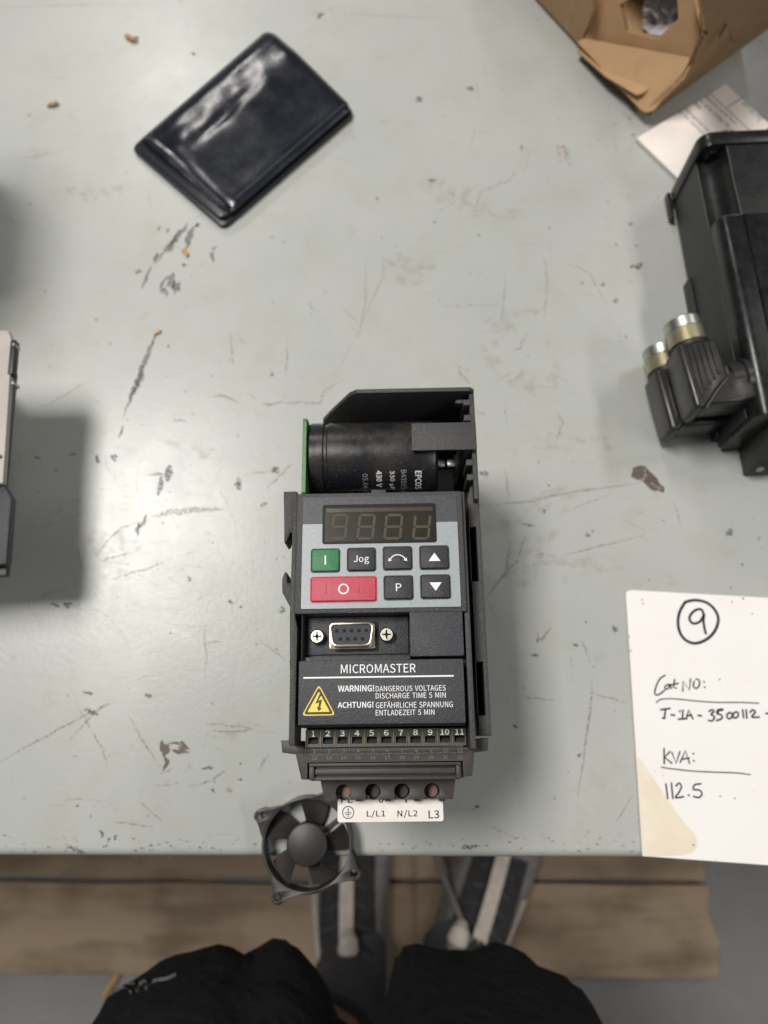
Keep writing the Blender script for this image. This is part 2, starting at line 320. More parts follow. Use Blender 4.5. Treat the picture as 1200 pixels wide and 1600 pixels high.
# outlines of the lettering: letter -> (advance, points, triangles), 1000 units to the em
FONT = {'&': (238, '91 -5 132 3 165 25 195 6 224 -5 232 22 209 31 184 47 211 90 229 138 199 138 184 97 163 63 128 96 98 135 138 168 156 211 143 247 105 261 63 244 47 201 51 172 63 141 28 110 13 67 34 15 144 42 120 27 95 21 58 34 44 68 53 95 76 118 107 78 86 156 77 179 74 201 82 228 106 239 124 230 130 210 117 180', '19 17 18 19 38 17 38 39 17 39 16 17 20 37 19 37 38 19 40 16 39 20 36 37 40 15 16 41 15 40 20 35 36 21 35 20 34 15 41 21 34 35 22 34 21 34 14 15 22 14 34 23 14 22 11 9 10 11 8 9 23 32 14 32 13 14 23 31 32 33 13 32 24 31 23 12 8 11 33 12 13 24 30 31 12 7 8 26 12 33 24 29 30 25 29 24 26 7 12 26 6 7 27 6 26 25 28 29 27 2 6 2 5 6 28 2 27 28 1 2 3 5 2 3 4 5 25 1 28 0 1 25'),
'-': (121, '16 86 106 86 106 110 16 110', '0 2 3 0 1 2'),
'.': (97, '49 -5 65 2 72 20 65 37 49 44 32 37 26 20 32 2', '5 3 4 6 3 5 6 2 3 7 2 6 7 1 2 7 0 1'),
'/': (137, '4 -63 27 -63 132 278 109 278', '0 2 3 0 1 2'),
'0': (194, '97 -5 156 29 177 129 156 229 97 261 39 229 18 129 39 29 97 21 62 47 48 129 62 211 97 236 133 211 146 129 133 47', '5 12 4 12 3 4 5 11 12 13 3 12 6 11 5 13 2 3 6 10 11 14 2 13 7 10 6 7 9 10 15 2 14 15 1 2 7 8 9 8 1 15 8 0 1 0 8 7'),
'1': (194, '31 0 172 0 172 27 120 27 120 257 96 257 72 246 42 238 42 218 88 218 88 27 31 27', '6 4 5 6 9 4 9 3 4 7 9 6 8 9 7 10 3 9 0 10 11 0 3 10 0 2 3 0 1 2'),
'2': (194, '15 0 177 0 177 28 106 28 85 27 64 25 137 108 165 186 144 241 90 261 47 251 14 224 33 206 57 227 86 235 121 221 133 185 104 112 15 19', '10 8 9 11 14 10 14 8 10 14 15 8 15 7 8 11 13 14 11 12 13 16 7 15 16 6 7 17 6 16 18 6 17 18 5 6 4 2 3 4 1 2 5 1 4 18 1 5 0 1 18'),
'3': (194, '92 -5 151 15 175 69 159 112 120 134 120 136 153 158 166 197 145 244 91 261 52 253 20 231 37 210 61 228 90 235 122 224 133 195 118 160 62 146 62 121 125 107 142 70 128 35 90 22 53 31 27 51 10 31 42 6', '10 8 9 11 8 10 11 14 8 14 15 8 15 7 8 11 13 14 12 13 11 16 7 15 16 6 7 17 6 16 18 6 17 18 5 6 19 5 18 19 4 5 19 3 4 20 3 19 20 2 3 21 2 20 22 2 21 22 1 2 26 24 25 23 1 22 26 23 24 27 23 26 27 1 23 27 0 1'),
'4': (194, '119 0 149 0 149 71 183 71 183 96 149 96 149 257 114 257 7 92 7 71 119 71 119 96 40 96 99 184 109 203 119 222 121 222 120 198 119 175', '8 6 7 8 15 6 15 16 6 16 5 6 8 14 15 17 5 16 8 13 14 18 5 17 8 12 13 11 5 18 8 11 12 8 5 11 8 4 5 8 3 4 9 3 8 10 3 9 0 2 10 2 3 10 0 1 2'),
'5': (194, '92 -5 150 18 176 83 153 146 98 165 78 163 60 155 67 229 163 229 163 257 39 257 30 137 47 126 68 137 90 141 129 126 143 83 127 38 89 22 51 31 26 50 9 29 42 6', '11 7 10 7 9 10 7 8 9 11 6 7 5 3 4 6 3 5 11 3 6 11 14 3 14 15 3 15 2 3 11 13 14 11 12 13 16 2 15 16 1 2 17 1 16 21 19 20 18 1 17 21 18 19 22 18 21 22 1 18 22 0 1'),
'6': (194, '105 -5 157 18 179 79 160 139 108 159 77 151 50 129 70 212 116 235 138 230 157 215 175 235 149 254 114 261 48 230 20 123 44 27 50 103 77 128 103 136 137 120 149 79 136 37 105 21 67 42', '14 12 13 14 8 12 8 11 12 14 7 8 9 11 8 9 10 11 15 7 14 15 6 7 5 3 4 6 19 5 19 3 5 19 20 3 20 2 3 6 18 19 15 18 6 15 17 18 16 17 15 21 2 20 16 24 17 22 2 21 22 1 2 16 23 24 23 1 22 0 23 16 0 1 23'),
'7': (194, '69 0 103 0 119 127 178 237 178 257 17 257 17 229 142 229 88 125', '6 4 5 6 3 4 6 7 3 7 2 3 8 2 7 8 1 2 0 1 8'),
'8': (194, '98 -5 156 15 178 62 165 104 135 129 135 131 158 156 169 193 150 242 99 261 49 243 28 195 39 161 63 136 63 135 31 107 16 64 39 15 116 139 75 160 57 195 69 225 98 237 130 224 142 191 135 164 98 19 60 33 44 67 54 100 80 125 127 101 148 63 134 31', '10 8 9 11 21 10 21 22 10 22 8 10 22 23 8 23 7 8 11 20 21 24 7 23 12 20 11 12 19 20 24 6 7 25 6 24 18 6 25 13 19 12 13 18 19 18 5 6 13 5 18 14 5 13 15 30 14 30 5 14 30 4 5 30 3 4 15 29 30 31 3 30 16 29 15 31 2 3 32 2 31 16 28 29 16 27 28 17 27 16 33 2 32 33 1 2 17 26 27 26 1 33 17 1 26 0 1 17'),
'9': (194, '82 -5 147 28 175 139 151 231 89 261 37 238 15 178 35 118 86 97 118 106 145 129 125 45 81 22 57 27 38 42 20 22 46 3 145 155 118 129 91 121 57 137 46 178 58 220 89 236 128 216', '5 23 4 23 3 4 6 22 5 22 23 5 24 3 23 24 2 3 6 21 22 17 2 24 7 21 6 7 20 21 18 2 17 18 10 2 10 1 2 7 19 20 19 10 18 19 9 10 11 1 10 7 9 19 8 9 7 12 1 11 15 13 14 12 0 1 15 12 13 15 0 12 16 0 15'),
'A': (213, '1 0 34 0 59 78 153 78 177 0 211 0 124 257 88 257 67 104 79 144 93 187 105 230 106 230 119 187 132 144 145 104', '0 11 7 11 6 7 11 12 6 12 5 6 0 10 11 13 5 12 14 5 13 0 9 10 0 8 9 15 5 14 0 2 8 2 15 8 2 3 15 3 5 15 0 1 2 4 5 3'),
'B': (230, '35 0 117 0 187 19 214 75 200 117 162 137 162 138 190 159 200 194 175 242 111 257 35 257 68 148 68 231 107 231 153 222 168 190 153 159 106 148 68 26 68 123 112 123 164 111 182 76 164 38 112 26', '0 13 11 13 10 11 13 9 10 13 14 9 14 15 9 15 8 9 0 12 13 16 8 15 16 7 8 17 7 16 17 6 7 18 6 17 0 20 12 20 18 12 20 6 18 20 5 6 20 21 5 21 4 5 0 19 20 22 4 21 22 3 4 23 3 22 24 3 23 24 2 3 25 2 24 0 25 19 0 2 25 0 1 2'),
'C': (223, '132 -5 176 5 211 32 193 53 166 32 133 24 75 52 54 129 76 205 134 233 164 226 187 209 204 230 175 252 134 261 53 226 20 128 52 31', '15 13 14 15 9 13 9 12 13 15 8 9 10 12 9 10 11 12 16 8 15 16 7 8 16 6 7 17 6 16 4 2 3 17 5 6 4 1 2 5 1 4 0 5 17 0 1 5'),
'D': (241, '35 0 101 0 190 34 220 129 189 224 99 257 35 257 68 27 68 230 97 230 165 204 187 129 165 54 97 27', '0 8 6 8 5 6 8 9 5 9 4 5 0 7 8 10 4 9 10 3 4 11 3 10 12 3 11 12 2 3 13 2 12 13 1 2 0 13 7 0 1 13'),
'E': (206, '35 0 187 0 187 28 68 28 68 121 165 121 165 149 68 149 68 229 183 229 183 257 35 257', '0 8 11 8 10 11 8 9 10 0 7 8 0 4 7 4 6 7 4 5 6 0 3 4 0 2 3 0 1 2'),
'F': (193, '35 0 68 0 68 115 166 115 166 143 68 143 68 229 183 229 183 257 35 257', '0 6 9 6 8 9 6 7 8 0 5 6 0 2 5 2 4 5 2 3 4 0 1 2'),
'G': (241, '136 -5 182 4 215 25 215 133 131 133 131 106 186 106 186 39 165 28 139 24 76 52 54 129 77 205 139 233 171 226 194 209 212 230 183 251 138 261 54 226 20 128 53 31', '19 17 18 19 13 17 13 16 17 19 12 13 14 16 13 14 15 16 20 12 19 20 11 12 5 3 4 5 6 3 6 2 3 20 10 11 21 10 20 7 2 6 21 9 10 8 2 7 0 9 21 9 2 8 9 1 2 0 1 9'),
'H': (255, '35 0 68 0 68 121 187 121 187 0 220 0 220 257 187 257 187 149 68 149 68 257 35 257', '0 10 11 0 9 10 8 6 7 8 5 6 0 2 9 2 8 9 2 3 8 3 5 8 0 1 2 4 5 3'),
'I': (103, '35 0 68 0 68 257 35 257', '0 2 3 0 1 2'),
'J': (187, '83 -5 137 19 154 75 154 257 121 257 121 78 111 37 80 24 55 31 35 53 12 36 41 6', '5 3 4 5 2 3 6 2 5 6 1 2 10 8 9 7 1 6 11 8 10 11 7 8 11 1 7 11 0 1'),
'L': (190, '35 0 180 0 180 28 68 28 68 257 35 257', '0 4 5 0 3 4 0 2 3 0 1 2'),
'M': (284, '35 0 64 0 64 142 63 180 60 218 62 218 82 159 131 26 153 26 201 159 222 218 223 218 220 180 219 142 219 0 249 0 249 257 210 257 161 119 152 93 143 66 142 66 133 93 123 119 74 257 35 257', '0 4 25 4 24 25 4 5 24 5 23 24 18 10 17 10 16 17 10 11 16 11 15 16 0 3 4 6 23 5 18 9 10 12 15 11 0 2 3 13 15 12 7 23 6 18 8 9 0 1 2 14 15 13 7 22 23 19 8 18 7 21 22 20 8 19 7 20 21 7 8 20'),
'N': (253, '35 0 66 0 66 135 64 175 62 215 63 215 91 162 185 0 218 0 218 257 187 257 187 123 188 82 192 42 190 42 162 95 68 257 35 257', '0 4 17 4 16 17 4 5 16 5 15 16 11 9 10 11 8 9 0 3 4 6 15 5 0 2 3 7 15 6 0 1 2 12 8 11 7 14 15 13 8 12 7 13 14 7 8 13'),
'O': (260, '130 -5 209 31 239 129 209 226 130 261 51 226 20 129 51 31 130 24 74 52 54 129 74 205 130 233 185 205 206 129 185 52', '5 12 4 12 3 4 5 11 12 13 3 12 6 11 5 13 2 3 6 10 11 14 2 13 7 10 6 7 9 10 15 2 14 15 1 2 7 8 9 8 1 15 8 0 1 0 8 7'),
'P': (222, '35 0 68 0 68 102 110 102 178 121 204 181 178 240 109 257 35 257 68 129 68 230 104 230 155 220 172 181 156 141 106 129', '0 10 8 10 7 8 10 6 7 10 11 6 11 12 6 12 5 6 0 9 10 13 5 12 14 5 13 14 4 5 15 4 14 0 2 9 2 15 9 2 4 15 2 3 4 0 1 2'),
'R': (222, '68 135 68 230 111 230 157 220 173 185 157 147 111 135 176 0 213 0 147 112 189 137 205 185 180 241 116 257 35 257 35 0 68 0 68 109 114 109', '15 1 14 1 13 14 1 12 13 1 2 12 2 3 12 3 11 12 15 0 1 4 11 3 5 11 4 5 10 11 6 10 5 6 9 10 15 17 0 17 6 0 17 9 6 17 18 9 18 8 9 15 16 17 7 8 18'),
'S': (209, '106 -5 170 17 194 68 178 112 141 137 104 153 75 168 62 196 75 223 110 233 142 226 168 209 185 230 152 252 110 261 52 242 29 193 46 150 81 127 118 111 148 94 161 65 146 35 107 24 68 33 36 56 17 33 56 6', '15 13 14 15 12 13 16 8 15 8 9 15 9 12 15 10 12 9 10 11 12 16 7 8 16 6 7 17 6 16 17 5 6 17 4 5 18 4 17 18 3 4 19 3 18 19 20 3 20 2 3 21 2 20 21 1 2 22 1 21 26 24 25 23 1 22 27 24 26 27 23 24 27 1 23 27 0 1'),
'T': (210, '89 0 121 0 121 229 199 229 199 257 11 257 11 229 89 229', '6 4 5 6 3 4 7 3 6 0 2 7 2 3 7 0 1 2'),
'U': (252, '126 -5 192 20 218 106 218 257 187 257 187 105 170 41 126 24 84 41 67 105 67 257 34 257 34 106 61 20', '12 10 11 12 9 10 5 3 4 5 2 3 13 9 12 5 1 2 13 8 9 6 1 5 13 7 8 7 1 6 13 1 7 13 0 1'),
'V': (201, '82 0 120 0 201 257 168 257 127 118 115 75 102 33 101 33 88 75 76 118 34 257 0 257', '0 10 11 0 9 10 4 2 3 4 1 2 0 8 9 5 1 4 0 7 8 6 1 5 0 6 7 0 1 6'),
'X': (201, '6 0 40 0 77 69 87 89 98 111 99 111 111 89 121 69 159 0 195 0 120 131 190 257 156 257 121 191 113 173 103 153 102 153 91 173 82 191 47 257 11 257 81 133', '21 19 20 21 18 19 13 11 12 13 10 11 21 17 18 14 10 13 21 16 17 15 10 14 21 15 16 21 10 15 0 4 21 4 10 21 4 5 10 5 9 10 0 3 4 6 9 5 0 2 3 7 9 6 0 1 2 8 9 7'),
'Z': (211, '18 0 195 0 195 28 57 28 193 237 193 257 30 257 30 229 153 229 18 20', '7 5 6 7 4 5 7 8 4 8 3 4 9 3 8 9 2 3 9 1 2 0 1 9'),
'a': (197, '76 -5 109 3 139 23 140 23 143 0 169 0 169 117 154 174 103 195 61 187 29 170 41 148 67 162 98 168 129 154 137 120 49 97 21 49 36 10 85 21 61 28 51 51 70 82 137 99 137 46 111 28', '9 7 8 10 7 9 10 13 7 13 14 7 14 6 7 11 12 10 12 13 10 15 6 14 16 6 15 16 23 6 23 5 6 16 22 23 24 5 23 17 22 16 17 21 22 17 20 21 18 20 17 25 3 24 3 5 24 18 19 20 19 2 25 2 3 25 19 1 2 4 5 3 18 1 19 0 1 18'),
'b': (216, '116 -5 173 22 199 98 179 169 123 195 92 187 63 168 64 202 64 279 32 279 32 0 58 0 61 20 62 20 89 2 111 22 89 27 64 42 64 142 90 161 115 168 154 149 165 98 150 42', '10 8 9 10 7 8 10 6 7 5 3 4 6 3 5 6 20 3 20 21 3 21 2 3 10 18 6 18 19 6 19 20 6 22 2 21 10 17 18 22 1 2 23 1 22 15 1 23 10 12 17 12 16 17 12 15 16 12 1 15 12 13 1 13 0 1 10 11 12 14 0 13'),
'c': (179, '107 -5 140 2 169 19 155 41 134 28 110 22 67 42 51 95 68 148 111 168 131 164 149 152 165 173 142 188 110 195 46 169 18 95 44 22', '15 13 14 15 12 13 15 9 12 9 10 12 10 11 12 16 8 15 8 9 15 16 7 8 17 7 16 17 6 7 17 5 6 4 2 3 5 2 4 17 2 5 0 2 17 0 1 2'),
'e': (194, '109 -5 144 1 172 15 160 36 138 25 113 21 68 39 50 88 178 88 179 96 179 106 160 171 103 195 44 168 18 95 45 22 49 110 68 154 104 169 139 154 151 110', '13 11 12 13 18 11 18 19 11 19 10 11 13 17 18 14 17 13 20 10 19 14 16 17 14 20 16 14 10 20 14 9 10 14 8 9 15 7 14 7 8 14 15 6 7 15 5 6 4 2 3 5 2 4 0 5 15 0 2 5 0 1 2'),
'g': (197, '96 -88 166 -68 193 -22 176 13 126 23 89 23 63 29 56 44 59 57 68 67 82 62 96 60 145 78 166 126 161 149 150 166 189 166 189 190 123 190 111 194 96 195 46 177 25 127 33 97 50 76 50 75 35 60 29 39 34 20 46 8 46 6 25 -13 18 -37 40 -74 96 82 68 94 56 127 68 160 96 172 125 160 137 127 125 94 101 -65 60 -56 46 -32 50 -16 65 0 78 -2 90 -3 123 -3 151 -8 161 -27 145 -54', '21 19 20 21 18 19 21 17 18 21 16 17 22 37 21 37 38 21 38 16 21 39 15 38 15 16 38 39 14 15 22 36 37 40 14 39 40 13 14 23 36 22 23 35 36 41 13 40 41 12 13 24 35 23 24 34 35 34 12 41 24 12 34 24 11 12 25 11 24 26 9 25 9 11 25 26 8 9 10 11 9 27 8 26 27 7 8 27 6 7 28 6 27 28 5 6 28 4 5 28 3 4 29 3 28 29 49 3 49 50 3 50 2 3 30 49 29 31 46 30 46 49 30 31 45 46 47 49 46 48 49 47 51 2 50 32 45 31 32 44 45 51 1 2 52 1 51 32 43 44 33 43 32 42 1 52 33 42 43 33 1 42 33 0 1'),
'h': (213, '32 0 64 0 64 138 90 160 116 167 144 155 152 116 152 0 184 0 184 120 170 176 126 195 91 186 63 163 64 202 64 279 32 279', '0 15 16 0 14 15 0 13 14 12 10 11 13 10 12 13 4 10 4 5 10 5 9 10 13 3 4 0 2 13 2 3 13 6 9 5 0 1 2 6 8 9 7 8 6'),
'i': (96, '48 229 64 235 70 251 64 266 48 271 33 266 27 251 33 235 32 0 64 0 64 190 32 190', '8 10 11 8 9 10 5 3 4 6 3 5 6 2 3 7 2 6 7 1 2 0 1 7'),
'l': (99, '66 -5 77 -4 84 -2 80 23 76 22 73 22 67 25 64 36 64 279 32 279 32 38 40 7', '10 8 9 10 7 8 11 7 10 11 6 7 11 5 6 4 2 3 5 2 4 11 2 5 0 2 11 0 1 2'),
'm': (324, '32 0 64 0 64 138 89 160 112 167 139 155 147 116 147 0 179 0 179 138 204 160 227 167 254 155 263 116 263 0 294 0 294 120 280 176 237 195 204 185 174 159 156 185 121 195 90 186 62 162 62 162 58 190 32 190', '23 21 22 19 17 18 0 26 27 0 25 26 24 21 23 24 4 21 4 20 21 20 17 19 20 11 17 11 12 17 12 16 17 24 3 4 5 20 4 20 10 11 0 24 25 0 2 24 2 3 24 20 9 10 5 9 20 6 9 5 13 16 12 0 1 2 6 8 9 13 15 16 7 8 6 14 15 13'),
'n': (214, '32 0 64 0 64 138 90 160 116 167 144 155 152 116 152 0 184 0 184 120 170 176 126 195 91 186 62 162 62 162 58 190 32 190', '12 10 11 0 15 16 0 14 15 13 10 12 13 4 10 4 5 10 5 9 10 13 3 4 0 13 14 0 2 13 2 3 13 6 9 5 0 1 2 6 8 9 7 8 6'),
'o': (212, '106 -5 167 22 194 95 167 169 106 195 45 169 18 95 45 22 106 22 66 42 51 95 66 148 106 168 146 148 161 95 146 42', '5 3 4 6 11 5 11 12 5 12 3 5 12 13 3 13 2 3 6 10 11 14 2 13 7 10 6 7 9 10 15 2 14 15 1 2 8 1 15 7 8 9 7 1 8 0 1 7'),
'p': (217, '32 -80 64 -80 64 -16 63 18 90 1 116 -5 173 22 199 98 179 169 123 195 91 187 62 168 62 168 58 190 32 190 111 22 89 27 64 42 64 142 91 161 115 168 154 149 165 98 150 42', '10 8 9 0 13 14 0 12 13 11 8 10 11 20 8 20 21 8 21 7 8 0 11 12 0 18 11 18 19 11 19 20 11 22 7 21 0 17 18 22 6 7 23 6 22 15 6 23 0 3 17 3 16 17 3 15 16 3 6 15 3 5 6 0 2 3 4 5 3 0 1 2'),
'r': (136, '32 0 64 0 64 122 87 156 112 166 122 166 131 163 137 191 127 194 116 195 86 184 62 155 62 155 58 190 32 190', '10 8 9 10 7 8 10 6 7 0 13 14 0 12 13 11 4 10 4 5 10 5 6 10 11 3 4 11 2 3 0 11 12 0 2 11 0 1 2'),
's': (164, '82 -5 133 12 151 52 132 90 93 110 65 122 52 143 61 162 88 170 111 165 131 153 146 173 120 189 87 195 39 179 22 141 39 105 77 86 107 72 120 50 111 29 83 20 53 27 27 43 11 22 43 3', '14 12 13 14 11 12 15 7 14 7 8 14 8 11 14 8 9 11 9 10 11 15 6 7 15 5 6 16 5 15 16 4 5 16 3 4 17 3 16 17 18 3 18 2 3 19 2 18 19 1 2 20 1 19 24 22 23 21 1 20 24 21 22 25 21 24 25 1 21 25 0 1'),
't': (132, '92 -5 110 -2 127 2 121 27 110 23 99 21 76 31 70 58 70 164 121 164 121 190 70 190 70 244 43 244 40 190 9 188 9 164 38 164 38 59 50 13', '14 12 13 14 11 12 15 11 14 15 10 11 15 9 10 16 9 15 17 9 16 18 8 17 8 9 17 18 7 8 19 7 18 19 6 7 19 5 6 4 2 3 5 2 4 19 2 5 0 2 19 0 1 2'),
'w': (281, '62 0 99 0 126 102 133 129 139 157 141 157 147 129 154 103 181 0 220 0 272 190 241 190 213 80 207 53 202 27 200 27 193 53 187 80 157 190 126 190 96 80 89 53 83 27 82 27 76 53 70 80 42 190 9 190', '0 26 27 0 25 26 20 18 19 20 4 18 4 5 18 5 17 18 12 10 11 12 9 10 20 3 4 6 17 5 7 17 6 20 2 3 8 17 7 20 1 2 0 24 25 21 1 20 8 16 17 13 9 12 0 23 24 22 1 21 8 15 16 14 9 13 0 22 23 0 1 22 8 14 15 8 9 14'),
'y': (182, '35 -82 80 -63 106 -16 178 190 147 190 112 85 105 58 97 31 95 31 86 58 76 85 38 190 5 190 81 0 77 -15 60 -44 34 -56 26 -55 19 -53 13 -78 23 -81', '13 11 12 13 10 11 5 3 4 5 2 3 13 9 10 6 2 5 13 8 9 7 2 6 13 7 8 13 2 7 14 2 13 15 2 14 15 1 2 16 1 15 19 17 18 19 16 17 19 1 16 19 0 1 20 0 19'),
'µ': (220, '32 -70 64 -70 62 -31 62 14 78 0 99 -4 128 5 152 32 152 32 162 4 187 -5 200 -3 209 0 205 24 199 23 193 22 183 26 180 37 180 112 182 190 150 190 150 60 124 30 99 23 73 36 64 74 64 190 32 190', '0 26 27 0 25 26 21 19 20 21 18 19 21 17 18 0 3 25 3 24 25 22 17 21 22 7 17 7 8 17 8 16 17 3 23 24 22 6 7 9 16 8 23 6 22 9 15 16 14 12 13 3 6 23 15 12 14 9 12 15 0 2 3 4 6 3 4 5 6 10 12 9 10 11 12 0 1 2'),
'Ä': (213, '1 0 34 0 59 78 153 78 177 0 211 0 124 257 88 257 67 104 79 144 93 187 105 230 106 230 119 187 132 144 145 104 65 280 79 285 85 299 79 313 65 318 52 313 47 299 52 285 146 280 160 285 165 299 160 313 146 318 133 313 127 299 133 285', '21 19 20 22 19 21 22 18 19 23 18 22 23 17 18 16 17 23 29 27 28 30 27 29 30 26 27 31 26 30 31 25 26 24 25 31 0 11 7 11 6 7 11 12 6 12 5 6 0 10 11 13 5 12 14 5 13 0 9 10 0 8 9 15 5 14 0 2 8 2 15 8 2 3 15 3 5 15 0 1 2 4 5 3')}
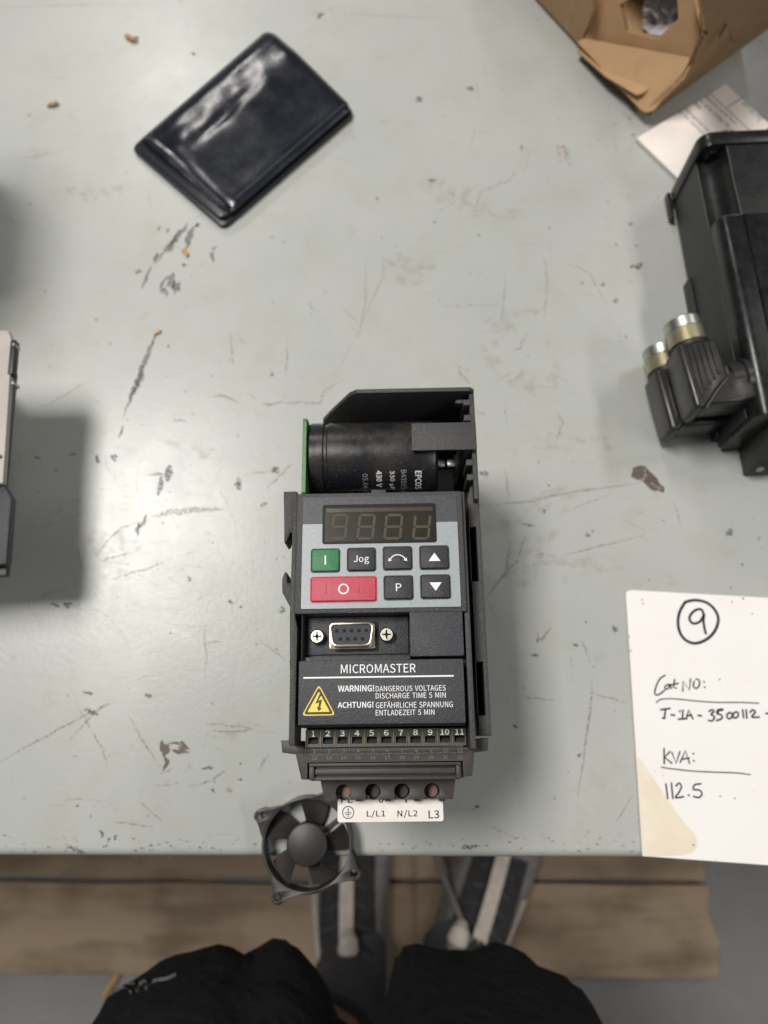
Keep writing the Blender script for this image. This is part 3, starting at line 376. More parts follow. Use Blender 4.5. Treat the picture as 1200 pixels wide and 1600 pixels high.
BOLD = {'!': (113, '35 42 56 51 77 42 86 20 77 -2 56 -11 35 -2 27 20 34 268 79 268 78 226 73 71 40 71 35 226', '13 9 8 13 10 9 13 11 10 12 11 13 0 2 1 0 3 2 7 3 0 7 4 3 6 4 7 5 4 6'),
'/': (137, '140 284 32 -69 -4 -69 104 284', '2 0 3 2 1 0'),
'0': (194, '34 232 97 268 161 232 183 129 161 25 97 -11 34 25 11 129 127 207 97 229 67 207 54 129 67 50 97 29 127 50 140 129', '0 2 1 7 10 0 10 9 0 9 2 0 9 8 2 8 3 2 7 11 10 15 3 8 15 4 3 6 11 7 6 12 11 14 4 15 6 13 12 13 4 14 6 4 13 6 5 4'),
'1': (194, '82 33 82 212 36 212 36 243 70 252 94 263 126 263 126 33 178 33 178 -6 25 -6 25 33', '4 6 5 4 1 6 1 7 6 3 1 4 2 1 3 0 7 1 10 0 11 10 7 0 10 8 7 10 9 8'),
'2': (194, '99 115 127 185 117 216 85 229 60 221 32 197 5 224 45 257 90 267 149 245 171 186 142 105 78 32 85 33 106 34 183 34 183 -6 9 -6 9 21', '7 9 8 6 9 7 6 3 9 3 2 9 2 10 9 6 4 3 5 4 6 1 10 2 1 11 10 0 11 1 18 11 0 18 12 11 13 15 14 13 16 15 12 16 13 18 16 12 17 16 18'),
'3': (194, '26 60 56 37 90 28 123 40 136 70 120 102 56 116 56 150 114 165 127 195 117 219 90 229 64 223 36 202 11 232 49 258 91 267 149 249 172 197 159 154 126 132 126 137 164 116 181 68 155 10 92 -11 40 1 2 30', '15 17 16 14 17 15 14 11 17 11 10 17 10 18 17 13 12 14 12 11 14 9 18 10 9 19 18 8 19 9 7 19 8 7 21 19 21 20 19 6 21 7 6 22 21 5 22 6 5 23 22 4 23 5 3 23 4 3 24 23 27 1 0 2 24 3 27 2 1 26 2 27 26 24 2 26 25 24'),
'4': (194, '1 65 1 94 111 263 155 263 155 102 189 102 189 65 155 65 155 -6 113 -6 113 65 114 198 114 216 123 216 115 200 104 181 51 102 113 102 113 175', '1 3 2 1 12 3 12 13 3 13 4 3 1 11 12 14 4 13 15 18 14 18 4 14 1 15 11 15 18 11 1 16 15 17 4 18 1 17 16 1 4 17 1 5 4 1 6 5 0 6 1 10 6 0 9 7 10 7 6 10 9 8 7'),
'5': (194, '24 59 54 36 88 28 123 43 137 83 124 121 89 135 70 132 47 119 24 134 33 263 169 263 169 223 72 223 67 164 76 168 99 171 158 150 182 83 155 14 92 -11 40 0 1 28', '9 13 10 13 11 10 13 12 11 9 14 13 15 17 16 14 17 15 9 17 14 9 6 17 6 5 17 5 18 17 9 7 6 8 7 9 4 18 5 4 19 18 3 19 4 22 1 0 2 19 3 22 2 1 22 19 2 21 19 22 21 20 19'),
'6': (194, '43 234 114 267 152 259 184 236 157 207 136 224 117 229 75 207 60 145 74 157 108 166 165 144 186 79 162 14 105 -11 39 23 13 123 131 41 143 79 132 116 102 129 80 123 57 101 72 46 105 27', '0 2 1 0 3 2 0 6 3 6 5 3 5 4 3 16 7 0 7 6 0 16 8 7 9 11 10 8 11 9 16 11 8 16 20 11 20 19 11 19 12 11 16 21 20 16 22 21 15 22 16 18 12 19 15 23 22 17 12 18 17 13 12 15 24 23 24 13 17 15 13 24 14 13 15'),
'7': (194, '11 223 11 263 184 263 184 236 125 126 108 -6 62 -6 83 127 132 223', '0 2 1 0 3 2 0 8 3 8 4 3 7 4 8 6 4 7 6 5 4'),
'8': (194, '26 111 57 138 57 134 33 157 22 196 44 247 99 267 155 246 175 193 163 153 141 129 141 132 170 107 185 61 160 10 98 -11 35 10 10 63 126 219 98 230 74 221 64 196 80 165 114 147 130 167 136 191 123 97 81 117 60 97 51 67 64 37 98 26 130 36 141 62', '5 7 6 4 20 5 20 19 5 19 7 5 19 18 7 18 8 7 4 21 20 25 8 18 3 21 4 3 22 21 25 9 8 24 9 25 23 9 24 3 23 22 2 1 3 1 23 3 23 11 9 11 10 9 1 11 23 0 11 1 0 27 11 27 12 11 0 28 27 26 12 27 17 28 0 26 13 12 33 13 26 17 29 28 17 30 29 16 30 17 32 13 33 32 14 13 16 31 30 31 14 32 16 14 31 15 14 16'),
'9': (194, '37 50 60 33 80 28 120 49 135 112 121 100 86 91 30 113 9 178 32 243 89 268 156 235 182 139 152 24 83 -11 44 -3 11 21 63 216 52 178 62 141 92 128 115 134 138 157 123 212 89 230', '9 11 10 8 17 9 17 24 9 24 11 9 24 23 11 23 12 11 8 18 17 22 12 23 7 18 8 7 19 18 21 12 22 7 20 19 21 4 12 4 13 12 20 4 21 7 4 20 6 4 7 6 5 4 3 13 4 16 1 0 2 13 3 16 2 1 16 13 2 16 14 13 15 14 16'),
'A': (213, '129 263 220 -6 173 -6 148 72 63 72 38 -6 -7 -6 84 263 127 142 113 185 102 224 110 224 98 185 85 142 75 110 136 110', '6 10 7 10 0 7 10 11 0 11 1 0 6 12 10 12 9 10 12 9 11 9 1 11 8 1 9 6 13 12 15 1 8 6 14 13 6 4 14 4 15 14 4 3 15 3 1 15 6 5 4 2 1 3'),
'C': (223, '48 230 134 267 178 257 213 231 188 200 161 221 135 227 81 201 60 129 80 56 134 30 163 37 194 61 219 31 179 -1 131 -11 47 26 14 128', '0 2 1 0 3 2 0 6 3 6 5 3 5 4 3 17 7 0 7 6 0 17 8 7 17 9 8 16 9 17 11 13 12 16 10 9 10 13 11 10 14 13 16 14 10 15 14 16'),
'E': (206, '189 263 189 223 74 223 74 155 171 155 171 115 74 115 74 34 193 34 193 -6 29 -6 29 263', '10 2 11 2 0 11 2 1 0 10 3 2 10 6 3 6 4 3 6 5 4 10 7 6 10 8 7 10 9 8'),
'G': (241, '49 230 137 267 185 257 221 231 195 200 169 220 140 227 82 201 60 129 81 57 140 30 164 34 180 42 180 100 125 100 125 139 221 139 221 22 185 -2 136 -11 48 26 14 128', '0 2 1 0 3 2 0 6 3 6 5 3 5 4 3 21 7 0 7 6 0 21 8 7 14 16 15 14 13 16 13 17 16 21 9 8 20 9 21 12 17 13 20 10 9 11 17 12 10 17 11 20 17 10 19 17 20 19 18 17'),
'H': (255, '74 263 74 155 181 155 181 263 226 263 226 -6 181 -6 181 115 74 115 74 -6 29 -6 29 263', '10 0 11 10 1 0 2 4 3 2 5 4 10 8 1 8 2 1 8 7 2 7 5 2 10 9 8 6 5 7'),
'I': (103, '74 263 74 -6 29 -6 29 263', '2 0 3 2 1 0'),
'L': (190, '74 263 74 34 186 34 186 -6 29 -6 29 263', '4 0 5 4 1 0 4 2 1 4 3 2'),
'N': (253, '72 263 167 98 193 48 185 48 182 82 181 123 181 263 224 263 224 -6 181 -6 86 159 60 209 68 209 70 176 72 135 72 -6 29 -6 29 263', '16 11 17 11 0 17 11 12 0 12 1 0 5 7 6 5 8 7 16 13 11 13 10 11 13 1 12 16 14 13 10 1 13 9 1 10 16 15 14 4 8 5 9 3 1 3 2 1 3 8 4 9 8 3'),
'O': (260, '46 230 130 268 214 230 246 129 214 27 130 -11 46 27 14 129 180 201 130 226 79 201 60 129 80 57 130 31 180 57 200 129', '0 2 1 7 10 0 10 9 0 9 2 0 9 8 2 8 3 2 7 11 10 15 3 8 6 11 7 15 4 3 6 12 11 14 4 15 6 13 12 13 4 14 6 4 13 6 5 4'),
'P': (222, '109 263 182 245 211 181 183 116 111 96 74 96 74 -6 29 -6 29 263 152 146 166 181 151 215 104 224 74 224 74 135 105 135', '7 13 8 13 0 8 13 1 0 13 12 1 12 11 1 11 2 1 7 14 13 10 2 11 10 3 2 9 3 10 15 3 9 7 5 14 5 15 14 5 3 15 5 4 3 7 6 5'),
'R': (222, '153 152 166 185 153 215 110 224 74 224 74 141 110 141 74 103 74 -6 29 -6 29 263 116 263 184 246 212 185 194 133 156 110 223 -6 173 -6 110 103', '9 4 10 4 11 10 4 12 11 4 3 12 3 2 12 2 13 12 9 5 4 1 13 2 1 14 13 0 14 1 6 14 0 9 7 5 7 6 5 7 14 6 7 15 14 7 18 15 18 16 15 9 8 7 17 16 18'),
'S': (209, '35 64 71 38 107 30 142 40 154 66 144 90 115 106 78 122 41 146 22 193 47 247 109 267 154 258 194 231 169 201 140 221 110 227 79 218 68 196 80 172 107 158 144 142 183 116 200 68 175 12 107 -11 54 0 8 32', '10 12 11 10 13 12 9 17 10 17 16 10 16 13 10 16 15 13 15 14 13 9 18 17 9 19 18 8 19 9 8 20 19 8 21 20 7 21 8 7 22 21 6 22 7 6 23 22 5 23 6 4 23 5 4 24 23 3 24 4 27 1 0 2 24 3 27 2 1 26 2 27 26 24 2 26 25 24'),
'T': (210, '5 223 5 263 205 263 205 223 127 223 127 -6 83 -6 83 223', '0 2 1 0 3 2 7 3 0 6 4 7 4 3 7 6 5 4'),
'U': (252, '28 263 73 263 73 106 89 46 126 30 165 46 181 106 181 263 224 263 224 105 197 15 126 -11 56 15 28 105', '13 1 0 13 2 1 6 8 7 6 9 8 5 9 6 13 3 2 12 3 13 5 10 9 4 10 5 12 4 3 12 10 4 12 11 10'),
'V': (201, '39 263 82 119 94 77 105 39 98 39 109 77 121 119 164 263 210 263 124 -6 78 -6 -8 263', '10 0 11 10 1 0 6 8 7 6 9 8 10 2 1 5 9 6 10 4 2 4 3 2 4 9 5 10 9 4'),
'W': (307, '47 263 75 118 83 77 90 40 81 40 89 77 99 118 135 263 174 263 211 118 220 77 228 40 220 40 227 76 234 118 262 263 305 263 250 -6 201 -6 161 153 155 183 150 207 158 207 153 183 146 153 107 -6 59 -6 2 263', '26 0 27 26 1 0 6 8 7 6 21 8 21 22 8 22 9 8 14 16 15 14 17 16 6 23 21 23 20 21 23 20 22 20 9 22 19 9 20 6 24 23 18 9 19 6 25 24 5 25 6 18 10 9 26 2 1 13 17 14 18 12 10 12 11 10 4 3 5 3 25 5 26 3 2 12 17 13 26 25 3 18 17 12')}
def text_data(body, bold=0.0, spacing=1.0):
    x = 0; vs = []; fs = []
    for ch in body:
        if ch == ' ': x += 120; continue
        a, pv, pf = (BOLD if bold >= .01 and ch in BOLD else FONT)[ch]
        pv = list(map(int, pv.split())); pf = list(map(int, pf.split())); o = len(vs)
        vs += [(x+pv[i], pv[i+1], 0) for i in range(0, len(pv), 2)]; fs += [[o+k for k in pf[i:i+3]] for i in range(0, len(pf), 3)]
        x += a*spacing
    me = bpy.data.meshes.new('lettering'); me.from_pydata(vs, [], fs)
    return me
def text(body, box, f, m, parent, bold=0.0, name='lettering', spacing=1.0):
    """lettering fitted into box (x0, x1, y0, y1) of a face; f maps (x, y) to a point"""
    me = text_data(body, bold, spacing=spacing)
    xs = [v.co.x for v in me.vertices]; ys = [v.co.y for v in me.vertices]
    x0, x1, y0, y1 = box; ax, bx, ay, by = min(xs), max(xs), min(ys), max(ys)
    for v in me.vertices: v.co = Vector(f(x0+(v.co.x-ax)/(bx-ax)*(x1-x0), y0+(v.co.y-ay)/(by-ay)*(y1-y0)))
    me.update()
    return link(name, me, m, parent)

# ------------------------------------------------------------------ setting: floor, platform, workbench
FZ = -0.662
o = MB().box(-6, 6, -6, 6, FZ-.1, FZ).build('floor', M['concrete']); tag(o, kind='structure')
pal = thing('wooden_platform', 'rough dirty wooden plank platform under the workbench that the person stands on', 'platform', (-.2, -.2, FZ))
px_ = P(1116, 1450, -.64).x
def plank(x0, x1, y0, y1, z1=.022, tilt=0.0):
    rnd = random.Random(int(y0*1e4)); b = MB(); n = 14; top = []
    ys0 = [y0+rnd.uniform(-.002, .002) for _ in range(n+1)]; ys1 = [y1+rnd.uniform(-.002, .002) for _ in range(n+1)]
    xs = [x0+(x1-x0)*i/n for i in range(n+1)]; poly = [(xs[i], ys0[i]) for i in range(n+1)]+[(xs[i]+(rnd.uniform(-.004, .004) if i == n else 0), ys1[i]) for i in range(n, -1, -1)]
    poly.insert(n+1, (x1+.006, (y0*.6+y1*.4))); poly.insert(n+2, (x1-.004, (y0*.3+y1*.7)))
    b.prism([(x+.2, y+.2) for x, y in poly], z1-.02, z1)
    return b.build('plank', M['plank'], pal, bevel=.0025)
ya, yb = P(600, 1527, -.64).y, P(600, 1381, -.64).y
plank(-1.0, px_, ya, yb); plank(-1.0, px_-.004, yb+.006, yb+.125); plank(-1.0, px_+.003, yb+.135, yb+.25); plank(-1.0, px_-.002, yb+.26, yb+.37)
for x in (-.85, -.3, px_-.07): MB().box(x+.2, x+.25, ya+.2+.004, yb+.2+.365, -.001, .0019).build('batten', M['plank'], pal)
tag(MB().loft([(Vector((0, 0, .004)), .004), (Vector((.012, .018, .006)), .005), (Vector((.02, .03, .004)), .003)], 7).build('wood_splinter', M['chip']),
    'small pale wood splinter on the concrete beside the platform edge at left', 'splinter').location = P(166, 1527, FZ)+Vector((0, -.02, 0))
o = MB().loft([((-.005, 0, .001), .002), ((-.003, .001, .004), .005), ((.003, 0, .004), .0055), ((.006, 0, .002), .002)], 8).build('pebble', M['gravel']); o.location = P(473, 1516, -.64)+Vector((0, 0, .0)); tag(o, 'tiny pale pebble lying on the front plank left of the sock', 'pebble')

TR, TFY, TB, TL = 0.2535, -0.060, 0.72, -0.95
bench = thing('workbench', 'grey green painted metal workbench with a scratched and stained top', 'workbench', (0, 0, 0))
MB().box(TL, TR, TFY, TB, -.045, 0).build('tabletop', M['table'], bench, bevel=.0045, seg=4)
for x in (TL+.06, TR-.06):
    for y in (TFY+.34, TB-.06): MB().box(x-.025, x+.025, y-.025, y+.025, FZ, -.0451).build('leg', M['table'], bench, bevel=.004)
MB().box(TL+.09, TR-.09, TFY+.36, TFY+.39, -.13, -.0452).build('crossbeam', M['table'], bench)

# ------------------------------------------------------------------ wear on the workbench top
def jit(pts, a, n):
    out = []
    for i in range(len(pts)-1):
        for k in range(n):
            t = k/n; out.append((pts[i][0]*(1-t)+pts[i+1][0]*t+random.uniform(-a, a), pts[i][1]*(1-t)+pts[i+1][1]*t+random.uniform(-a, a)))
    return out+[pts[-1]]
zc = [0.00012]
def on(x, y): return P(x, y, zc[0])
def scratch(b, pts, wpx, a=1.0, n=5):
    zc[0] += 1e-7; b.ribbon([on(*p) for p in jit(pts, a, n)], wpx*.00034)
def blob(b, cx, cy, rx, ry, rot=0, n=14, irr=.3):
    zc[0] += 1e-7; vs = []; ph = [random.uniform(0, 6.28) for _ in range(4)]
    for i in range(n):
        t = 2*math.pi*i/n; k = 1+irr*(.5*math.sin(2*t+ph[0])+.4*math.sin(3*t+ph[1])+.4*math.sin(5*t+ph[2]))+random.uniform(-.12, .12)
        x, y = rx*k*math.cos(t), ry*k*math.sin(t); c, s = math.cos(R(rot)), math.sin(R(rot))
        vs.append(on(cx+x*c-y*s, cy+x*s+y*c))
    b.add(vs, [list(range(n))[::-1]])
# single marks one can point to
b = MB(); blob(b, 1005, 742, 19, 14, 35); blob(b, 1026, 760, 14, 8, 40); blob(b, 1018, 752, 14, 9, 40); b.build('stain', S_BROWN, bench)
b = MB(); blob(b, 257, 1170, 7, 12, 10, irr=.5); blob(b, 283, 1172, 14, 6, 5, irr=.6); scratch(b, [(256, 1180), (262, 1192), (254, 1205)], 7); scratch(b, [(262, 1162), (285, 1160), (296, 1172)], 5); b.build('stain', S_BROWN, bench)
b = MB()
for p, q, w_ in (((295, 350), (262, 392), 12), ((285, 358), (246, 408), 6), ((272, 372), (262, 396), 8), ((302, 352), (292, 388), 14), ((246, 395), (240, 410), 9), ((238, 415), (222, 452), 7), ((262, 430), (250, 458), 6), ((304, 352), (312, 350), 9)):
    scratch(b, [p, ((p[0]+q[0])/2+random.uniform(-3, 3), (p[1]+q[1])/2), q], w_, 2.0, 5)
for p in ((268, 440, 8, 10), (275, 448, 5, 12), (216, 424, 4, 4), (258, 455, 4, 8), (288, 414, 5, 2), (334, 388, 3, 3), (332, 400, 4, 6), (248, 357, 2, 3), (262, 360, 2, 4)): blob(b, *p, irr=.6)
b.build('scuff', S_DARK, bench)
b = MB(); scratch(b, [(248, 518), (236, 540), (222, 575), (208, 615), (192, 652)], 10, 1.6, 6); scratch(b, [(224, 572), (216, 596), (202, 622)], 12, 2.5, 5); scratch(b, [(192, 665), (186, 684)], 5); b.build('scuff', S_DARK, bench)
b = MB(); scratch(b, [(266, 728), (262, 752)], 16, 1.5, 4); scratch(b, [(254, 742), (246, 774)], 10, 1.5, 5); scratch(b, [(234, 742), (256, 740)], 5); scratch(b, [(231, 803), (222, 818), (208, 830)], 7, 2); scratch(b, [(216, 818), (214, 838)], 7, 2); b.build('scuff', S_DARK, bench)
b = MB(); scratch(b, [(236, 808), (270, 800), (310, 797), (352, 795)], 11, 2, 8); scratch(b, [(232, 812), (190, 824), (168, 845), (150, 868)], 4, 1, 8); b.build('scratch', S_FAINT, bench)
b = MB()                                                     # the many finer ones
for pts, w_ in (([(155, 877), (182, 870), (208, 862)], 4), ([(163, 908), (215, 893), (272, 872)], 3), ([(380, 742), (410, 738), (430, 734)], 3), ([(372, 745), (374, 760)], 8), ([(415, 765), (438, 742), (458, 722)], 4),
        ([(412, 640), (440, 628), (500, 630), (505, 612), (540, 590)], 4), ([(408, 632), (436, 630)], 5), ([(448, 525), (448, 570), (446, 588)], 3), ([(360, 518), (364, 566), (366, 570)], 3), ([(332, 618), (352, 618), (374, 630)], 5), ([(268, 656), (292, 658)], 4),
        ([(748, 790), (820, 785), (900, 768), (1020, 752)], 4), ([(758, 938), (790, 895), (798, 842)], 4), ([(768, 920), (805, 880), (825, 828)], 4), ([(838, 985), (846, 1000), (862, 978)], 5), ([(908, 1000), (922, 1035)], 4), ([(926, 1060), (922, 1120), (902, 1250)], 4), ([(812, 1088), (870, 1095)], 3), ([(922, 1082), (980, 1098)], 3),
        ([(850, 500), (856, 440), (850, 400)], 3), ([(790, 430), (786, 480), (782, 510)], 3), ([(742, 330), (750, 300), (800, 280), (805, 262)], 3), ([(822, 520), (812, 545), (802, 548)], 4), ([(716, 570), (720, 585), (735, 600)], 4), ([(870, 640), (880, 660), (868, 690)], 3), ([(571, 400), (572, 460), (560, 540)], 2), ([(598, 400), (600, 430), (520, 600)], 2),
        ([(880, 410), (920, 425), (950, 480)], 2), ([(300, 345), (360, 300)], 2), ([(0, 1190), (90, 1140), (170, 1098)], 4), ([(105, 1160), (148, 1112), (178, 1096)], 5), ([(120, 1100), (160, 1170), (168, 1195)], 3), ([(200, 1118), (225, 1160), (245, 1190)], 3), ([(320, 1130), (395, 1138)], 3), ([(325, 1142), (380, 1142), (408, 1132)], 4), ([(292, 1232), (332, 1218), (354, 1202)], 4),
        ([(404, 1205), (412, 1190), (420, 1178)], 4), ([(175, 1283), (242, 1292)], 3), ([(216, 1250), (255, 1285)], 3), ([(405, 1000), (450, 1035)], 2), ([(270, 1200), (250, 1210)], 3), ([(320, 975), (322, 1060)], 3), ([(320, 1006), (348, 1002)], 3), ([(100, 1248), (165, 1252)], 2), ([(760, 1290), (830, 1316)], 2), ([(960, 1290), (990, 1240)], 2),
        ([(28, 825), (70, 820), (140, 800)], 2), ([(118, 850), (128, 890)], 2), ([(40, 940), (110, 915)], 2), ([(880, 800), (960, 770)], 2), ([(870, 870), (1010, 835)], 3), ([(520, 20), (700, 30)], 2), ([(0, 12), (240, 4)], 2), ([(20, 250), (120, 230)], 2), ([(740, 640), (760, 650)], 3), ([(790, 730), (794, 780)], 3), ([(690, 480), (780, 475)], 2), ([(60, 640), (150, 590)], 2)):
    scratch(b, pts, w_, 1.4, 6)
rr = random.Random(11)
for k in range(60):
    x, y = rr.uniform(0, 1200), rr.uniform(0, 1330); a = rr.choice([rr.gauss(80, 18), rr.gauss(-12, 25), rr.gauss(35, 20)]); l = rr.uniform(8, 55)
    dx, dy = math.cos(R(a))*l/2, math.sin(R(a))*l/2; cx_, cy_ = rr.uniform(-4, 4), rr.uniform(-4, 4)
    scratch(b, [(x-dx, y-dy), (x+cx_, y+cy_), (x+dx, y+dy)], rr.uniform(.9, 2.2), .8, 4)
tag(b.build('scratches', S_FAINT, bench), kind='stuff')
b = MB()
for k in range(70):
    x, y = rr.uniform(20, 440), rr.uniform(690, 1320)
    a0 = rr.uniform(0, 360); rad = rr.uniform(40, 160); n = 8; sweep = rr.uniform(20, 70)
    pts = [(x+rad*math.cos(R(a0+sweep*i/n)), y+rad*math.sin(R(a0+sweep*i/n))) for i in range(n+1)]
    if all(0 < p[0] < 440 and p[1] < 1325 for p in pts): scratch(b, pts, rr.uniform(1.2, 2.4), .4, 1)
tag(b.build('scratches', S_LIGHT, bench), kind='stuff')
b = MB()
for p in ((735, 138, 5, 4), (655, 155, 6, 4), (675, 282, 5, 3), (500, 24, 5, 4), (302, 84, 3, 3), (815, 230, 3, 2), (985, 350, 5, 2), (994, 384, 3, 2), (963, 382, 2, 2), (988, 416, 4, 3), (998, 416, 5, 6), (942, 444, 3, 3), (910, 442, 2, 2), (962, 470, 4, 3), (757, 740, 6, 5), (825, 820, 9, 2), (851, 798, 3, 3), (918, 836, 4, 3), (961, 983, 4, 6), (836, 1024, 5, 3), (805, 1135, 5, 2), (1140, 832, 6, 5), (733, 1323, 12, 4),
          (118, 1328, 12, 4), (138, 1083, 7, 3), (142, 1112, 10, 4), (232, 1087, 5, 4), (296, 905, 3, 4), (105, 945, 8, 4), (58, 715, 5, 2), (113, 710, 5, 2), (152, 718, 4, 6), (178, 715, 4, 7), (372, 758, 5, 7), (428, 734, 4, 4), (412, 788, 5, 3), (85, 945, 6, 3), (160, 1305, 3, 4), (170, 1312, 3, 3), (180, 1308, 3, 4), (158, 1300, 4, 2), (165, 1322, 4, 2), (745, 1260, 3, 4), (425, 585, 3, 3), (432, 735, 5, 4), (900, 1008, 4, 3), (905, 1180, 3, 3), (560, 1200, 3, 3), (840, 1000, 3, 3), (360, 940, 4, 3), (442, 950, 3, 3), (440, 955, 5, 3), (325, 1200, 8, 3), (332, 1234, 3, 4), (375, 1218, 4, 2), (358, 1235, 4, 3)):
    blob(b, *p, rot=rr.uniform(-30, 30), irr=.5)
for k in range(130):
    s_ = rr.uniform(.8, 2.3); blob(b, rr.uniform(0, 1200), rr.uniform(0, 1325), s_, s_*rr.uniform(.5, 1.2), rr.uniform(0, 180), 8, .4)
for k in range(110):
    s_ = rr.uniform(.6, 2.0); blob(b, rr.uniform(0, 1010), rr.gauss(1322, 8), s_*1.6, s_*.7, rr.uniform(-15, 15), 8, .5)
tag(b.build('specks', S_DARK, bench), kind='stuff')
b = MB()
for p in ((860, 690, 20, 14), (930, 690, 22, 12), (870, 590, 14, 20), (820, 600, 18, 26), (790, 500, 40, 14), (830, 860, 40, 20), (900, 880, 60, 14), (770, 560, 14, 30), (300, 700, 40, 10), (770, 820, 30, 16), (150, 300, 40, 14), (60, 240, 26, 8), (640, 420, 40, 18), (700, 300, 40, 20), (350, 1150, 20, 8), (860, 780, 60, 10), (180, 860, 30, 50), (760, 330, 40, 12), (800, 900, 16, 12), (830, 905, 12, 20)):
    blob(b, *p, rot=rr.uniform(-30, 30), irr=.7, n=20)
tag(b.build('smears', S_RUST, bench), kind='stuff')
b = MB(); scratch(b, [(880, 228), (888, 245), (892, 262)], 12, 3, 4); blob(b, 878, 238, 10, 14, 20); b.build('smear', S_PINK, bench)
def chip(px, py, l, a, label, m='chip', z=.0015):
    c = P(px, py, 0); b = MB(); r_ = random.Random(px)
    d = Vector((math.cos(R(a)), math.sin(R(a)), 0))*l
    b.loft([(c-d+Vector((0, 0, z)), z*.5), (c-d*.4+Vector((r_.uniform(-1, 1)*l*.2, l*.15, z*1.1)), (l*.35, z)), (c+d*.3+Vector((0, -l*.2, z*1.2)), (l*.28, z)), (c+d+Vector((0, 0, z)), z*.5)], 8)
    d2 = Vector((math.cos(R(a+60)), math.sin(R(a+60)), 0))*l*.7
    b.loft([(c+d*.3+Vector((0, 0, z)), (l*.25, z*.8)), (c+d*.3+d2+Vector((0, 0, z*.8)), z*.4)], 7)
    tag(b.build('wood_chip', M[m]), label, 'wood chip')
chip(206, 62, .0058, -30, 'curled tan wood shaving left of the wallet, nearest its top corner')
chip(84, 166, .0042, 20, 'crumbly tan wood chip far left on the bench above the shaded patch')
chip(291, 396, .0035, 110, 'bright orange wood fleck on the dark scuff below the wallet', 'orange')
chip(247, 521, .0028, 40, 'tiny orange fleck at the top end of the long dark scratch', 'orange', .001)

# ------------------------------------------------------------------ inverter drive
OX, OY, YAW = -.0067, .050, R(.7)
drive = thing('inverter_drive', 'dark grey motor drive in the middle of the bench with keypad, capacitor and warning panel', 'motor drive', (OX, OY, 0), YAW)
def D(px, py, z):
    p = P(px, py, z*.001); x, y = p.x-OX, p.y-OY; c, s = math.cos(-YAW), math.sin(-YAW)
    return ((x*c-y*s)*1000, (x*s+y*c)*1000)
def rect(px0, py0, px1, py1, z):
    a, b = D(px0, (py0+py1)/2, z), D(px1, (py0+py1)/2, z); c, d = D((px0+px1)/2, py0, z), D((px0+px1)/2, py1, z)
    return a[0], b[0], d[1], c[1]           # x0, x1, y0, y1
MM = .001
def mb(): return MB(MM)
def flat(z): return lambda x, y: (x*MM, y*MM, z*MM)
PL, PF, PW = M['plastic'], M['plastic_face'], M['plastic_warm']
FACE = 130.0
# --- housing
XR = D(742, 640, 118)[0]; YT = D(650, 606, 120)[1]; XRL = D(760.5, 1000, 112)[0]; YM = D(745, 772, 118)[1]; YB = D(740, 1150, 112)[1]
xl = D(557, 613, 120)[0]; xs = D(511, 657, 96)[0]
def xz(y0, y1):
    return lambda x, z, t: (x, y0+(y1-y0)*t, z)
h = mb()
prof = [(-39, 3), (XR, 3), (XR, 118), (XR-2, 120), (xl, 120), (xl-3.5, 117), (xs+2, 99), (xs-2.5, 90), (xs-6, 60), (-39, 50)]
h.prism(prof, 0, 1, xz(YT-2.0, YT))                                        # far wall with its slanted shoulder
h.box(XR-2.2, XR, YM-2, YT-2.0, 3, 117.5)                                  # right wall, upper part
h.box(-39, XR, YB+2, YT, 0, 14)                                            # base
h.build('housing', PL, drive, bevel=.35)
sl_ = [rect(735, y0, 747, y1, 112) for y0, y1 in ((823, 908), (1034, 1118))]
h = mb(); h.plate([(XRL-5.2, YB), (XRL, YB), (XRL, YM-4), (XR, YM+6), (XR-3, YM+6), (XRL-5.2, YM)], [[(XRL-4.9, q[2]), (XRL-4.9, q[3]), (XRL-2.0, q[3]), (XRL-2.0, q[2])] for q in sl_], 60, 112); h.box(XRL-2.4, XRL-.2, YB+.2, YM-4, 3, 60)
h.build('side_wall', PL, drive, bevel=.35)
for py in (628, 652, 690, 722, 745):
    a = D(735, py, 118); mb().box(XR-5.0, XR-1.4, a[1]-1.4, a[1]+1.4, 100, 117.8).build('rib', PL, drive, bevel=.3)
a = D(715, 628, 116); mb().prism([(a[0]-1.5, a[1]-.1), (a[0], a[1]-.9), (XR-2.2, a[1]-.9), (XR-2.2, a[1]+.9), (a[0], a[1]+.9)], 112, 116.5).build('latch_tongue', PL, drive, bevel=.2)
# --- circuit board at the left
a = D(474, 648, 119); XP = a[0]
h = mb(); h.prism([(YB+4, 16), (a[1], 16), (a[1], 112), (a[1]-1.5, 118), (a[1]-3.2, 119), (YM+2, 119), (YM-4, 112), (YB+4, 112)], 0, 1, lambda y, z, t: (XP-.2+1.7*t, y, z)); h.build('circuit_board', M['pcb'], drive)
h = mb()
for k in range(16):
    y = D(466, 952+k*5, 112)[1]; h.cyl((XP+1.2, y, 111.6), (XP+1.2, y, 113.6), .5, .35, 8)
tag(h.build('solder_joints', M['solder'], drive), kind='stuff')
h = mb()
for py in (702, 738): 
    y = D(474, py, 112)[1]; h.cyl((XP-.2, y, 112), (XP-1.4, y, 112), .35, .2, 8)
h.build('solder_tips', M['solder'], drive)
